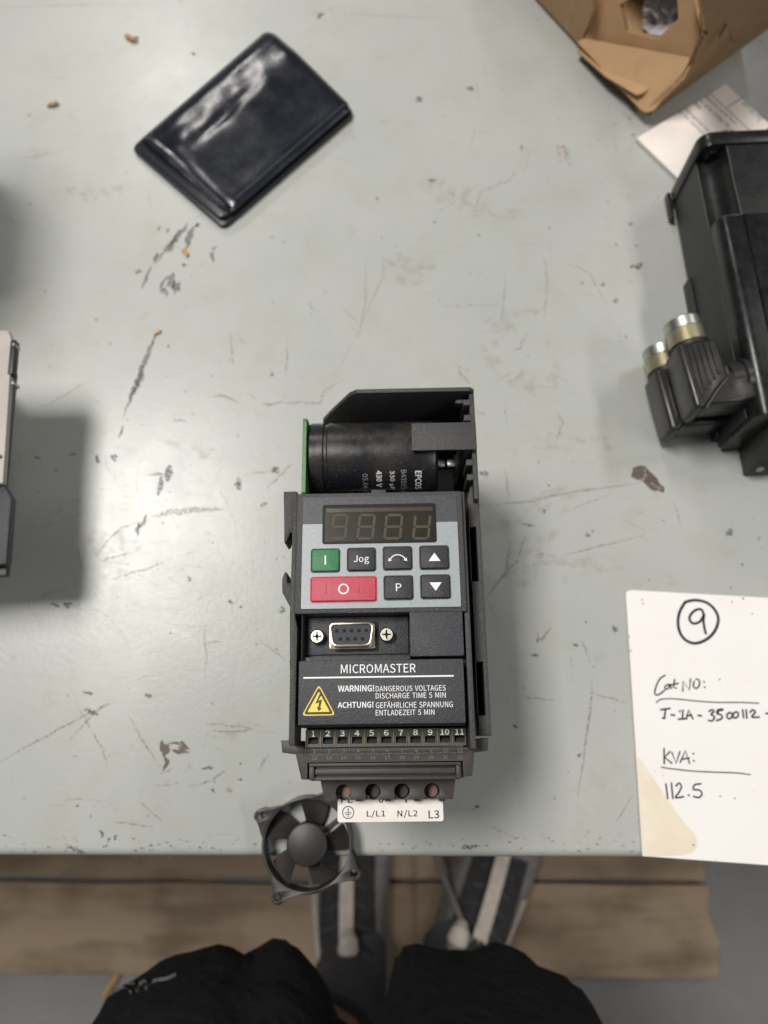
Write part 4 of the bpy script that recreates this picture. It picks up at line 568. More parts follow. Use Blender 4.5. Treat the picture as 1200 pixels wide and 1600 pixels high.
# --- capacitor lying across the top
RC = 17.2; ZC = 100.5
x0 = D(481, 710, 112)[0]; x1 = D(682, 710, 112)[0]; yc = D(580, 660, ZC+RC*.45)[1]-RC*.89
xg = D(507, 715, 117)[0]
cap = mb().loft([((x0, yc, ZC), RC-1.6), ((x0+.3, yc, ZC), RC-.6), ((x0+1.2, yc, ZC), RC), ((xg-1.2, yc, ZC), RC), ((xg-.5, yc, ZC), RC-.75), ((xg+.5, yc, ZC), RC-.75), ((xg+1.2, yc, ZC), RC)]
     + [((xg+1.2+(x1-xg-2.4)*k/6, yc, ZC), RC) for k in range(1, 7)]+[((x1-.6, yc, ZC), RC-.3), ((x1, yc, ZC), RC-1.4)], 96).build('capacitor', M['sleeve'], drive, smooth=True)
mb().loft([((x1+.01, yc, ZC), RC-1.6), ((x1+.5, yc, ZC), RC-2.2)], 48).build('end_disc', M['plastic_black'], cap)
def wrap(s0):                       # text runs down round the sleeve; rows stack along it
    def f(u, v):
        an = (s0-u)/(RC+.06); return ((v)*MM, (yc+(RC+.06)*math.sin(an))*MM, (ZC+(RC+.06)*math.cos(an))*MM)
    return f
for t, pxc, hh, py0, py1, m, bo in (('EPCOS', 654, 2.9, 733, 783, 'white_print', .025), ('B43503-S', 631, 2.4, 732, 783, 'grey_print', .0), ('330 \u00b5F', 612, 2.5, 733, 762, 'white_print', .005), ('430 V', 592, 2.5, 733, 762, 'white_print', .01), ('05.04 S', 570, 2.3, 737, 772, 'grey_print', -.005)):
    xx = D(pxc, 745, 115)[0]; ya_ = D(pxc, py0, 116)[1]-yc; yb_ = D(pxc, py1, 112)[1]-yc
    a0 = math.asin(max(-1, min(1, ya_/RC))); a1 = a0-hh*len(t)*.70/RC
    text(t, (0, (a0-a1)*RC, xx-hh/2, xx+hh/2), wrap(a0*RC), M[m], cap, bo)
# bracket tab over the capacitor, and the bits of the power board deep inside
a = rect(643, 660, 744, 703, 121); h = mb(); h.box(a[0], XR-.3, a[2], a[3], 119.4, 121); h.box(XR-6, XR-2.4, a[2], a[3], 60, 119.4); h.build('bracket_tab', PL, drive, bevel=.3)
a = rect(684, 718, 712, 729, 70); h = mb(); h.box(a[0]-1, a[0]+3.5, a[2], a[3], 68, 70); h.box(a[0]+4.8, a[1], a[2], a[3], 68, 70); h.build('busbar', M['solder'], drive, bevel=.3)
mb().loft([((a[1]-.5, a[3]+1, 72), .9), ((a[1]+.3, a[3]-5, 74), .9), ((a[1]-.5, a[3]-12, 72), .9), ((a[1]-2, a[3]-22, 60), .9)], 10).build('wire', M['nickel'], drive, smooth=True)
mb().box(-38, XR-3, YM-20, YT-3, 14.1, 22).build('power_board', M['plastic_black'], drive)
# --- front carrier with keypad
a = rect(463, 770, 725, 954, 128); CX0, CX1, CY1 = a[0], a[1], a[3]
YD0 = D(600, 955, FACE)[1]
h = mb(); h.prism(rrect(CX0, CX1, YD0-.3, CY1, .8, 3), 100, 128.6); h.build('keypad_housing', PL, drive, bevel=.35)
a = rect(580, 767, 603, 773, 127); mb().box(a[0], a[1], CY1-.5, a[3]+.3, 122, 127.8).build('release_tab', PL, drive, bevel=.3)
ov = rect(471.5, 774.5, 717, 949, FACE)
YS = D(595, 816, FACE)[1]
mb().prism(rrect(ov[0], ov[1], YS, ov[3], .35, 2), 128.62, 129.0).build('membrane_band', M['membrane_dark'], drive)
mem = mb().prism(rrect(ov[0], ov[1], ov[2], YS-.02, .35, 2), 128.62, 129.0).build('membrane', M['silver'], drive)
dp = rect(503.5, 786.5, 682, 848, FACE); dsp = mb().prism(rrect(*dp, 1.1), 128.9, 129.15).build('display', M['display_edge'], drive)
dw = rect(507.5, 791.5, 679, 844.5, FACE); mb().prism(rrect(*dw, .5), 129.1, 129.2).build('display_window', M['display'], dsp)
mb().box(dw[0]+.6, dw[1]-.6, dw[3]-1.9, dw[3]-.3, 129.2, 129.23).build('display_strip', mat('display_strip', (0.055, 0.047, 0.03), .25, tint=(0.04, 0.034, 0.022), nscale=200), dsp)
def seg_digit(x0, x1, y0, y1, on):
    b = mb(); sl = .55; t = 1.05; ym = (y0+y1)/2
    def sh(x, y): return (x+(y-y0)/(y1-y0)*sl*2, y)
    def hseg(y): b.add([(*sh(x0+.35, y), 129.26), (*sh(x0+.35+t*.5, y-t/2), 129.26), (*sh(x1-.35-t*.5, y-t/2), 129.26), (*sh(x1-.35, y), 129.26), (*sh(x1-.35-t*.5, y+t/2), 129.26), (*sh(x0+.35+t*.5, y+t/2), 129.26)], [range(6)])
    def vseg(x, ya, yb): b.add([(*sh(x, ya+.12), 129.26), (*sh(x+t/2, ya+.45), 129.26), (*sh(x+t/2, yb-.45), 129.26), (*sh(x, yb-.12), 129.26), (*sh(x-t/2, yb-.45), 129.26), (*sh(x-t/2, ya+.45), 129.26)], [range(6)])
    if 'a' in on: hseg(y1)
    if 'g' in on: hseg(ym)
    if 'd' in on: hseg(y0)
    if 'f' in on: vseg(x0+.1, ym, y1)
    if 'b' in on: vseg(x1-.1, ym, y1)
    if 'e' in on: vseg(x0+.1, y0, ym)
    if 'c' in on: vseg(x1-.1, y0, ym)
    return b
for (pa, pb), on_ in zip(((517, 541), (558, 584), (600, 627), (645, 671)), ('abfgcd', 'abcdefg', 'abcdefg', 'bcdefg')):
    q = rect(pa, 804, pb-2, 840.5, FACE); seg_digit(*q, on_).build('digit', M['segment'], dsp)
q = rect(533, 790, 540, 790, FACE)
# keys
def key(px0, py0, px1, py1, m, label):
    q = rect(px0+1.5, py0+1.5, px1-1.5, py1-1.5, FACE); k = mb()
    k.prism(rrect(*q, 1.0, 4), 129.0, 130.0, top=[(x, y) for x, y in rrect(q[0]+.35, q[1]-.35, q[2]+.35, q[3]-.35, .8, 4)])
    e = rrect(q[0]-.35, q[1]+.35, q[2]-.35, q[3]+.35, 1.2, 4)
    o = k.build('key', m, drive, bevel=.18, seg=2)
    mb().plate(e, [rrect(*q, 1.0, 4)], 129.0, 129.12).build('key_rim', M['key_black'] if m is not M['key_red'] else m, o)
    if label: o['label'] = label
    return o, q
KZ = 130.04
kf = flat(KZ)
def sym(o, polys, m='white_print', z=KZ):
    b = mb()
    for p in polys: b.add([(x, y, z) for x, y in p], [list(range(len(p)))])
    return b.build('symbol', M[m], o)
def bar(x0, y0, x1, y1, w_):
    dx, dy = x1-x0, y1-y0; l = math.hypot(dx, dy); a_, b_ = -dy/l*w_/2, dx/l*w_/2
    return [(x0+a_, y0+b_), (x0-a_, y0-b_), (x1-a_, y1-b_), (x1+a_, y1+b_)]
def ctr(q): return (q[0]+q[1])/2, (q[2]+q[3])/2
o, q = key(485, 856, 531.6, 894.4, M['key_green'], 'green start key'); cx, cy = ctr(q); sym(o, [bar(cx, cy-1.9, cx, cy+1.9, .55)])
o, q = key(541.5, 854.5, 588, 893, M['key_black'], 'black key marked Jog'); cx, cy = ctr(q); text('Jog', (cx-3.1, cx+3.1, cy-2.1, cy+1.6), kf, M['white_print'], o)
o, q = key(597.6, 852.4, 645, 891, M['key_black'], 'black key marked with a double headed arc arrow'); cx, cy = ctr(q)
arc = [(cx+3.5*math.cos(R(150-120*i/16))*1.02, cy-2.6+3.9*math.sin(R(150-120*i/16))) for i in range(17)]
sym(o, [bar(*arc[i], *arc[i+1], .4) for i in range(16)]+[[(arc[0][0]-.75, arc[0][1]-.75), (arc[0][0]+.8, arc[0][1]-.35), (arc[0][0]-.45, arc[0][1]+.75)], [(arc[-1][0]+.75, arc[-1][1]-.75), (arc[-1][0]+.45, arc[-1][1]+.75), (arc[-1][0]-.8, arc[-1][1]-.35)]])
o, q = key(655, 851, 702.6, 890, M['key_black'], 'black key with white triangle pointing up'); cx, cy = ctr(q); sym(o, [[(cx-2.4, cy-1.6), (cx+2.4, cy-1.6), (cx, cy+1.8)]])
o, q = key(484, 899.5, 589.5, 941, M['key_red'], 'wide red stop key'); cx, cy = ctr(q)
b = mb(); b.plate(circ(cx, cy, 2.15, 32), [circ(cx, cy, 1.6, 32)], KZ-.02, KZ); b.build('symbol', M['white_print'], o)
for sx in (-7.0, 6.2): mb().box(cx+sx-.22, cx+sx+.22, cy-1.7, cy+1.7, 129.98, 130.22).build('raised_bar', M['key_red'], o, bevel=.1)
o, q = key(599, 898, 646.5, 937.6, M['key_black'], 'black key marked P'); cx, cy = ctr(q); text('P', (cx-1.05, cx+1.15, cy-1.5, cy+1.6), kf, M['white_print'], o)
o, q = key(656.4, 896.5, 705, 936, M['key_black'], 'black key with white triangle pointing down'); cx, cy = ctr(q); sym(o, [[(cx-2.4, cy+1.6), (cx, cy-1.8), (cx+2.4, cy+1.6)]])

# --- side strips of the carrier, hooks
YW1 = D(590, 1031, FACE)[1]; YW0 = D(600, 1131, FACE-1)[1]; YE = D(600, 1140, 122)[1]
sl0 = D(456, 950, 127)[0]; sr0, sr1 = D(725.5, 950, 127)[0], D(738, 950, 127)[0]
LR0 = D(453.5, 1060, 125)[0]
h = mb(); h.prism([(CX0-2.0, CY1-.4), (CX0-2.3, YD0), (LR0, D(450, 1060, 125)[1]), (LR0+.2, D(450, 1165, 120)[1]), (LR0+2.6, D(450, 1165, 120)[1]), (LR0+2.6, YD0-6), (CX0-.02, YD0-1), (CX0-.02, CY1-.4)], 108, 126.5); h.build('carrier_rail', PL, drive, bevel=.5)
CXB = D(471.5, 990, 127)[0]
h = mb(); h.box(sr0, sr1-1.0, D(735, 1170, 118)[1], CY1+.4, 100, 126.5); h.box(CX1, sr0, YD0, CY1-.6, 100, 125.6); h.build('carrier_rail', PL, drive, bevel=.6)
a1 = D(443, 768, 122); a2 = D(444, 848, 122); a3 = D(441, 893, 122); a4 = D(455, 945, 122)
X2 = CX0-1.0
h = mb(); h.prism([(a1[0], a1[1]), (a1[0]+.6, D(446, 815, 122)[1]), (a2[0], a2[1]), (a2[0]+1.1, a2[1]+.4), (a2[0]+2.4, D(452, 832, 122)[1]), (X2, D(452, 832, 122)[1]), (X2, a1[1])], 110, 122); h.build('hook', PL, drive, bevel=.3)
h = mb(); h.prism([(a3[0]+1.2, a3[1]), (a3[0], a3[1]-3), (a3[0]+.2, D(442, 925, 122)[1]), (a4[0]-1, a4[1]), (X2, a4[1]-1.5), (X2, D(455, 911, 122)[1]), (a3[0]+2.2, D(455, 911, 122)[1]), (a3[0]+2.0, a3[1]-.5)], 110, 122); h.build('hook', PL, drive, bevel=.3)
a = D(452, 1030, 118); mb().prism([(a[0], a[1]-1), (X2, a[1]-1.2), (X2, a[1]+1.4)], 112, 119).build('snap_nib', PL, drive)
# --- connector bay
bay = rect(475, 957, 639, 1028, 122); cov = rect(640.5, 953.5, 724, 1025, FACE-1.5)
h = mb(); h.box(CXB, CX1, YW1-1, YD0, 100, 119); h.box(CXB, bay[0], YW1+.2, YD0, 119, 127.5); h.box(bay[0], cov[0]-.02, YW1+.2, D(560, 1026, 124)[1], 119, 124.0); h.build('connector_bay', PL, drive, bevel=.25)
mb().prism(rrect(*cov, .5, 2), 119.1, 128.3).build('blank_cover', PF, drive, bevel=.3)
pd = rect(480, 964, 638, 1022, 121); mb().box(pd[0], pd[1], pd[2], pd[3], 119.05, 120.4).build('bay_plate', PF, drive, bevel=.2)
dc = D(549.5, 992, 124)
def dshape(cx, cy, w_, hh, r, sl=1.0):
    pts = []
    q = [(cx+w_/2, cy+hh/2), (cx-w_/2, cy+hh/2), (cx-w_/2+sl, cy-hh/2), (cx+w_/2-sl, cy-hh/2)]
    n = 4
    for i in range(4):
        p0, p1, p2 = Vector(q[i-1]), Vector(q[i]), Vector(q[(i+1) % 4]); u = (p0-p1).normalized(); v = (p2-p1).normalized()
        s_, e_ = p1+u*r, p1+v*r
        for k in range(n+1):
            t = k/n; pts.append(tuple(s_*(1-t)**2+p1*2*t*(1-t)+e_*t*t))
    return pts
a = rect(524, 972, 592, 1018, 120.4); mb().prism(rrect(a[0], a[1], a[2], a[3], .4, 2), 120.42, 120.6).build('cutout_shade', M['hole'], drive)  # dark sheet painting the shaded gap round the socket
sh = mb(); sh.prism(rrect(dc[0]-9.2, dc[0]+9.2, dc[1]-5.3, dc[1]+5.0, .8, 3), 120.6, 121.2); sh.plate(dshape(dc[0], dc[1], 18.2, 9.6, 2.4, 1.3), [dshape(dc[0], dc[1], 16.6, 8.0, 2.0, 1.2)], 121.0, 125.6)
sh = sh.build('data_socket', M['nickel'], drive, bevel=.3)
ins = mb().prism(dshape(dc[0], dc[1], 16.5, 7.9, 1.9, 1.2), 121.1, 124.9).build('socket_insert', M['insert'], sh)
b = mb()
for k in range(5): b.add([(x, y, 124.93) for x, y in circ(dc[0]-5.9+2.95*k, dc[1]+1.55, .78, 12)], [range(12)])
for k in range(4): b.add([(x, y, 124.93) for x, y in circ(dc[0]-4.45+2.95*k, dc[1]-1.75, .78, 12)], [range(12)])
tag(b.build('pin_hole_shade', M['hole'], sh), kind='stuff')  # flat dark discs painted as the shade in the pin holes
for pxs, pys in ((495.5, 994.5), (604, 991.5)):
    c = D(pxs, pys, 124); st = mb().loft([((c[0], c[1], 120.4), 2.4), ((c[0], c[1], 121.5), 2.4), ((c[0], c[1], 122), 2.9), ((c[0], c[1], 124), 2.9), ((c[0], c[1], 124.5), 2.45), ((c[0], c[1], 124.52), 1.25), ((c[0], c[1], 122.5), 1.1)], 24).build('jack_screw', M['screw'], drive, smooth=True)
    b = mb(); b.box(c[0]-.3, c[0]+.3, c[1]-1.7, c[1]+1.7, 124.4, 124.62); b.box(c[0]-1.7, c[0]+1.7, c[1]-.3, c[1]+.3, 124.4, 124.63); b.cyl((c[0], c[1], 124.3), (c[0], c[1], 124.66), .75, .75, 12); b.build('slot_shade', M['hole'], st)  # dark cross painted as the shade in the screw recess
# --- warning panel
wp = rect(468.5, 1031, 722, 1131, FACE-1)
h = mb(); h.prism([(wp[2], 128.4), (wp[3], 129.0), (wp[3], 108), (wp[2]-.9, 118), (wp[2]-.9, 125.5)], 0, 1, lambda y, z, t: (wp[0]-.6+(wp[1]+1.6-wp[0])*t, y, z)); h.build('warning_panel', PF, drive, bevel=.3)
zf = 129.08
def wpn(px, py): return D(px, py, zf)
def wtext(t, px0, px1, py0, py1, bold=0., m='white_print'):
    q = rect(px0, py0, px1, py1, zf)
    sk = (wpn(px1, (py0+py1)/2)[1]-wpn(px0, (py0+py1)/2)[1])
    def zz(y): return 128.4+.6*(y-wp[2])/(wp[3]-wp[2])+.05
    return text(t, q, lambda x, y: (x*MM, y*MM, zz(y)*MM), M[m], drive, bold)
def zz(y): return 128.4+.6*(y-wp[2])/(wp[3]-wp[2])
wtext('MICROMASTER', 532.5, 649.5, 1037.5, 1051.5)
q = rect(474, 1056.3, 709, 1058.7, zf); b = mb(); b.box(q[0], q[1], q[2], q[3], zz(q[2])-.2, zz(q[3])+.05); b.build('rule', M['white_print'], drive)
wtext('WARNING!', 528, 584.5, 1070.5, 1080.5, .03); wtext('DANGEROUS VOLTAGES', 587, 696.5, 1071, 1079.7)
wtext('DISCHARGE TIME 5 MIN', 587, 696.5, 1082.2, 1090.8)
wtext('ACHTUNG!', 527.5, 583.5, 1096.5, 1106, .03); wtext('GEF\u00c4HRLICHE SPANNUNG', 587, 707.5, 1094.6, 1105.7)
wtext('ENTLADEZEIT 5 MIN', 587, 679, 1108.8, 1117.4)
tq = [D(498.3, 1069.5, zf), D(471, 1118.3, zf), D(524, 1117.5, zf)]
tc_ = ((tq[0][0]+tq[1][0]+tq[2][0])/3, (tq[0][1]+tq[1][1]+tq[2][1])/3)
def tri(k, r, zo):
    pts = []; q = [(tc_[0]+(x-tc_[0])*k, tc_[1]+(y-tc_[1])*k) for x, y in tq]
    for i in range(3):
        p0, p1, p2 = Vector(q[i-1]), Vector(q[i]), Vector(q[(i+1) % 3]); u = (p0-p1).normalized(); v = (p2-p1).normalized()
        for j in range(5):
            t = j/4; pts.append(tuple((p1+u*r)*(1-t)**2+p1*2*t*(1-t)+(p1+v*r)*t*t))
    return [(x, y, zz(y)+zo) for x, y in pts]
sg = mb(); p = tri(1.0, 1.6, .05); sg.add(p, [range(len(p))]); sg = sg.build('warning_sign', M['yellow'], drive)
b = mb(); p = tri(.90, 1.4, .08); b.add(p, [range(len(p))]); b.build('sign_border', M['ink'], sg)
b = mb(); p = tri(.66, .5, .11); b.add(p, [range(len(p))]); b.build('sign_field', M['yellow'], sg)
bolt = [(499.5, 1083.5), (492.5, 1099.5), (498.5, 1097.5), (497, 1105), (494.8, 1104.2), (497.5, 1111.5), (503, 1106.5), (500.2, 1106), (503.3, 1092.5), (497.3, 1095), (502.5, 1085)]
b = mb(); pp = [D(x, y, zf) for x, y in bolt]; tr = tessellate_polygon([[Vector((x, y, 0)) for x, y in pp]]); b.add([(x, y, zz(y)+.14) for x, y in pp], [list(t) for t in tr]); b.build('bolt_symbol', M['ink'], sg)
# filler behind the panel sides, right edge lug
h = mb(); h.box(wp[1]+1.1, sr0-.02, YW0-2, YW1-2.5, 96, 112); h.build('inner_frame', M['plastic_black'], drive)
c = D(727, 1036, 124); mb().prism(rrect(c[0]-1.0, c[0]+.9, c[1]-1.8, c[1]+1, .5, 3), 112, 124).build('lug', PL, drive, bevel=.3)
c = D(726, 1087, 120); mb().prism(rrect(c[0]-.8, c[0]+.6, c[1]-.7, c[1]+.7, .3, 3), 112, 120).build('lug', PL, drive, bevel=.2)
# --- row of eleven control terminals
ZT = 117.0
tx0, tx1, ty0, ty1 = rect(477.5, 1137.5, 730, 1168, ZT)
pitch = (tx1-tx0)/11
mb().box(tx0-.4, tx1+.3, ty0+.3, ty1+4, 100, 110.5).build('terminal_base', M['plastic_black'], drive)
proto = None
for k in range(11):
    xa = tx0+pitch*k; t = thing_loc = None
    if k == 0:
        g = mb(); hw = pitch/2-.28
        yq = ty0+(ty1-ty0)*.56
        g.plate([(-hw, ty0+.4), (hw, ty0+.4), (hw, yq), (-hw, yq)], [[(-hw+.55, ty0+1.6), (-hw+.55, yq-.02), (hw-.55, yq-.02), (hw-.55, ty0+1.6)]], 109, ZT-1.5)
        g.prism([(yq, ZT-1.2), (yq+2.9, ZT-.3), (yq+2.9, 110), (yq, 110)], 0, 1, lambda y, z, s: (-hw+2*hw*s, y, z))
        g.prism([(ty0+1.6, 110.6), (yq, 110.6), (ty0+1.6, ZT-2.0)], 0, 1, lambda y, z, s: (-hw+.55+(2*hw-1.1)*s, y, z))
        proto = g.build('terminal', M['term_green'], drive, bevel=.12, seg=1)
        proto.location.x = (xa+pitch/2)*MM; tr_ = proto
    else:
        tr_ = proto.copy(); col.objects.link(tr_); tr_.parent = drive; tr_.location.x = (xa+pitch/2)*MM
    n_ = str(k+1); hw2 = .95 if k < 9 else 1.75
    o = text(n_, (-hw2 if k not in (0,) else -.55, hw2 if k not in (0,) else .55, yq+.35, yq+2.55), lambda x, y: (x*MM, y*MM, (ZT-1.2+.9*(y-yq)/2.9+.05)*MM), M['white_print'], tr_, .02, name='numeral')
    s_ = mb().box(xa-.16, xa+.16, ty0+.35, ty1-.2, 110, ZT-.9+random.uniform(-.1, .1)).build('divider', M['brass_line'], drive)
# --- lower shroud
ZS = 113.0
def S(px, py, z=ZS): return D(px, py, z)
x0s, x1s, ys0, ys1 = rect(481, 1190, 723, 1216.5, 111)
outl = [S(439, 1157), S(441, 1176), S(462, 1179), S(471, 1218), S(480, 1218.5), (x0s, ys0), (x0s, ys1), (x1s, ys1), (x1s, ys0), S(727, 1213), S(738, 1213), S(741, 1176), S(762, 1173), S(764, 1153), S(748, 1155), S(731, 1160), S(730, 1167.5), S(475.5, 1167.5), S(472, 1158), S(455, 1158)]
h = mb(); h.plate(outl[::-1] if sum(outl[i][0]*outl[(i+1) % len(outl)][1]-outl[(i+1) % len(outl)][0]*outl[i][1] for i in range(len(outl))) < 0 else outl, [], 92, ZS)
shroud = h.build('terminal_shroud', PW, drive, bevel=.5)
ins_ = mb(); ins_.box(x0s+.5, x1s-.5, ys0-.3, ys1-.3, 92, 109); ins_.box(x0s+.5, x1s-.5, ys1-1.6, ys1-.3, 109, 112.0)
ins_.box(x0s+.5, x0s+2.6, ys0-.3, ys1-1.6, 109, 111.4); ins_.box(x1s-2.6, x1s-.5, ys0-.3, ys1-1.6, 109, 111.4)
ins_ = ins_.build('shroud_insert', PW, drive, bevel=.25)
ym_ = (ys0+ys1)/2
h = mb(); h.box(x0s+2.8, x1s-2.8, ym_-1.6, ym_+.7, 109, 111.0); h.build('insert_ridge', PW, ins_, bevel=.4)
h = mb(); h.box(x0s+1.2, x1s-1.2, ys0-.6, ys0+.7, 107.5, 110.6); h.build('insert_ridge', PW, ins_, bevel=.3)
for row, py, st in ((0, 1173.5, 1), (1, 1184, 12)):
    for k in range(11):
        c = D(491.5+22.75*k, py-.1*k, ZS); w2 = .5 if st+k < 10 else 1.0
        text(str(st+k), (c[0]-w2, c[0]+w2, c[1]-.65, c[1]+.65), flat(ZS+.03), M['engraved_glint'], shroud, -.01, name='numeral')
c0 = D(485, 1178.8, ZS); c1 = D(727, 1177, ZS); b = mb()
for k in range(22):
    x = c0[0]+(c1[0]-c0[0])*k/22; b.box(x, x+(c1[0]-c0[0])/22*.72, c0[1]-.06, c0[1]+.06, ZS-.05, ZS+.03)
b.build('dashed_line', M['engraved_glint'], shroud)
# --- power terminal block under it
ZB = 101.0
tb = [D(500, 1216, ZB), D(507, 1250, ZB), D(536, 1250.5, ZB), D(583, 1250.5, ZB), D(708, 1249, ZB), D(712, 1214, ZB)]
hs = [D(536.5, 1238, ZB), D(582.5, 1237, ZB), D(628, 1236.5, ZB), D(675, 1236, ZB)]
def keyhole(c): return [(c[0]+3.15*math.cos(R(a)), c[1]+(3.0 if a > 180 else 3.0)*math.sin(R(a))) for a in range(0, 360, 15)]
pb = [tb[0], tb[1], tb[4], tb[5]]; yin = tb[0][1]+6
pb = [(tb[0][0], yin), tb[0], tb[1], tb[4], tb[5], (tb[5][0], yin)]
nt_ = []
for c in hs:
    nt_ += [(c[0]-2.75, tb[1][1]+.0)]+[(c[0]+3.15*math.cos(R(a)), c[1]+3.0*math.sin(R(a))) for a in range(208, -29, -12)]+[(c[0]+2.75, tb[1][1]+.0)]
h = mb(); h.plate([(tb[0][0], yin), tb[0], tb[1]]+nt_+[tb[4], tb[5], (tb[5][0], yin)], [], ZB-1.8, ZB); h.plate(pb, [keyhole(c) for c in hs], 94, ZB-1.78); blk = h.build('power_terminal_block', PW, drive, bevel=.3)
mb().box(tb[0][0]+1, tb[5][0]-1, tb[1][1]+.8, yin, 84, 89.5).build('block_floor', M['plastic_black'], blk)
for i, c in enumerate(hs):
    mb().loft([((c[0], c[1]-.2, 89.6), 2.9), ((c[0], c[1]-.2, 93.2), 2.9), ((c[0], c[1]-.2, 93.6), 2.5)], 20).build('clamp_screw', M['copper'] if i in (0, 3) else M['plastic_black'], blk, smooth=True)
    pass
for pxx in (560, 606, 652, 692):
    c = D(pxx, 1251, ZB); mb().box(c[0]-1.2, c[0]+1.2, c[1]-.5, c[1]+1.2, 93, 98).build('foot', M['plastic_black'], blk)
# --- terminal label
ZL = 94.0
lq = rect(527.5, 1251, 692.5, 1284, ZL)
lab = mb().prism(rrect(lq[0], lq[1], lq[2], lq[3]+.9, .9), ZL-.7, ZL).build('terminal_label', M['label_white'], drive)
lf = flat(ZL+.05)
for t, pa, pb_, py0, py1, bo in (('L/L1', 573, 602, 1266, 1278, .012), ('N/L2', 621, 652.5, 1265.5, 1278, .012), ('L3', 669.5, 686.5, 1266, 1279, .012)):
    text(t, rect(pa, py0, pb_, py1, ZL), lf, M['ink'], lab, bo, spacing=1.12)
for t, pa, pb_ in (('PE', 533, 551), ('U', 592, 599), ('V', 631, 638)): text(t, rect(pa, 1244, pb_, 1254.5, ZL), lf, M['ink'], lab, .012)
c = D(544, 1269.5, ZL); b = mb(); b.plate(circ(*c, 2.5, 32), [circ(*c, 2.15, 32)], ZL, ZL+.05)
b.box(c[0]-.17, c[0]+.17, c[1]-.1, c[1]+1.7, ZL, ZL+.05)
for k, ww in enumerate((1.5, 1.0, .55)): b.box(c[0]-ww, c[0]+ww, c[1]-.28-.62*k, c[1]-.0-.62*k, ZL, ZL+.05)
b.build('earth_symbol', M['ink'], lab)

# ------------------------------------------------------------------ small fan at the bench edge
fz = 15
pts = [P(408, 1275, .014), P(553, 1365, .014)]; fc = (pts[0]+pts[1])/2; fd = pts[0]-pts[1]; half = fd.length/2*1000
fan = thing('cooling_fan', 'small black five bladed fan lying over the front edge of the bench', 'fan', (fc.x, fc.y, 0), math.atan2(fd.y, fd.x)-R(135))
hr = half; r0 = half/math.sqrt(2)*1.18
def outline(bulge, n=144):
    out = []
    for i in range(n):
        t = 360*i/n; d_ = min(abs((t-a+180) % 360-180) for a in (45, 135, 225, 315))
        r_ = r0
        for a in (45, 135, 225, 315):
            # ear: circle of radius 3.6 centred at the hole, joined to the ring by tangents
            dd = R((t-a+180) % 360-180)
            s_ = hr*math.sin(abs(dd))
            if abs(dd) < R(24):
                if s_ < 3.6: r_ = max(r_, hr*math.cos(dd)+math.sqrt(3.6**2-s_**2))
                e = hr+3.2-(abs(dd)/R(24))**.8*(hr+3.2-r0)*1.1
                r_ = max(r_, e if bulge else r_)
        out.append((r_*math.cos(R(t)), r_*math.sin(R(t))))
    return out
holes = [circ(hr*math.cos(R(a)), hr*math.sin(R(a)), 2.0, 16) for a in (45, 135, 225, 315)]
ri = r0-1.3
h = mb(); h.plate(outline(True), [circ(0, 0, ri, 72)]+holes, fz-3, fz); h.build('front_flange', M['fan'], fan, bevel=.25)
h = mb(); h.plate(circ(0, 0, r0-.02, 72), [circ(0, 0, ri+.01, 72)], 3, fz-3); h.build('shroud_ring', M['fan'], fan, smooth=True)
h = mb(); h.plate(outline(True), [circ(0, 0, ri+.5, 72)]+holes, 0, 3); h.build('back_flange', M['fan'], fan, bevel=.25)
hb = 10.4
h = mb().loft([((0, 0, 3), hb), ((0, 0, 14.0), hb), ((0, 0, 14.7), hb-.3), ((0, 0, 15), hb-1.0)], 48); hub = h.build('hub', M['fan'], fan, smooth=True)
h = mb().loft([((0, 0, 15.0), .5), ((0, 0, 15.1), .3)], 10).build('hub_dimple', M['plastic_black'], hub)
rot0 = math.degrees(-fan.rotation_euler.z)
bl0 = None
for k, adeg in enumerate((73, 145, 217, 289, 1)):
    if k == 0:
        g = mb(); n = 8; ring = []; m_ = 6
        for i in range(n+1):
            r_ = hb-.2+(ri-.8-hb)*i/n; half_a = R(22-2.0*(i/n)); sweep = R(9)*i/n
            for j in range(m_+1):
                t = j/m_; an = -half_a+2*half_a*t+sweep; z = 4.0+9.0*t-1.0*math.sin(math.pi*t)
                ring.append((r_*math.cos(an), r_*math.sin(an), z))
        vs = ring+[(x, y, z-.9) for x, y, z in ring]; N_ = len(ring); W_ = m_+1; fs = []
        for i in range(n):
            for j in range(m_):
                a_ = i*W_+j; fs += [(a_, a_+1, a_+W_+1, a_+W_), (N_+a_, N_+a_+W_, N_+a_+W_+1, N_+a_+1)]
        for i in range(n): fs += [(i*W_, (i+1)*W_, N_+(i+1)*W_, N_+i*W_), (i*W_+m_, N_+i*W_+m_, N_+(i+1)*W_+m_, (i+1)*W_+m_)]
        for j in range(m_): fs += [(j, N_+j, N_+j+1, j+1), (n*W_+j, n*W_+j+1, N_+n*W_+j+1, N_+n*W_+j)]
        g.add(vs, fs); bl0 = g.build('blade', M['fan_blade'], fan, smooth=True); bl = bl0
    else:
        bl = bl0.copy(); col.objects.link(bl); bl.parent = fan
    bl.rotation_euler = (0, 0, R(adeg+rot0))
for k in range(3):
    an = R(20+120*k); c_, s_ = math.cos(an), math.sin(an)
    mb().prism([(8*c_-1*s_, 8*s_+1*c_), (8*c_+1*s_, 8*s_-1*c_), ((ri+.6)*c_+1*s_, (ri+.6)*s_-1*c_), ((ri+.6)*c_-1*s_, (ri+.6)*s_+1*c_)], .2, 2.2).build('strut', M['fan'], fan)

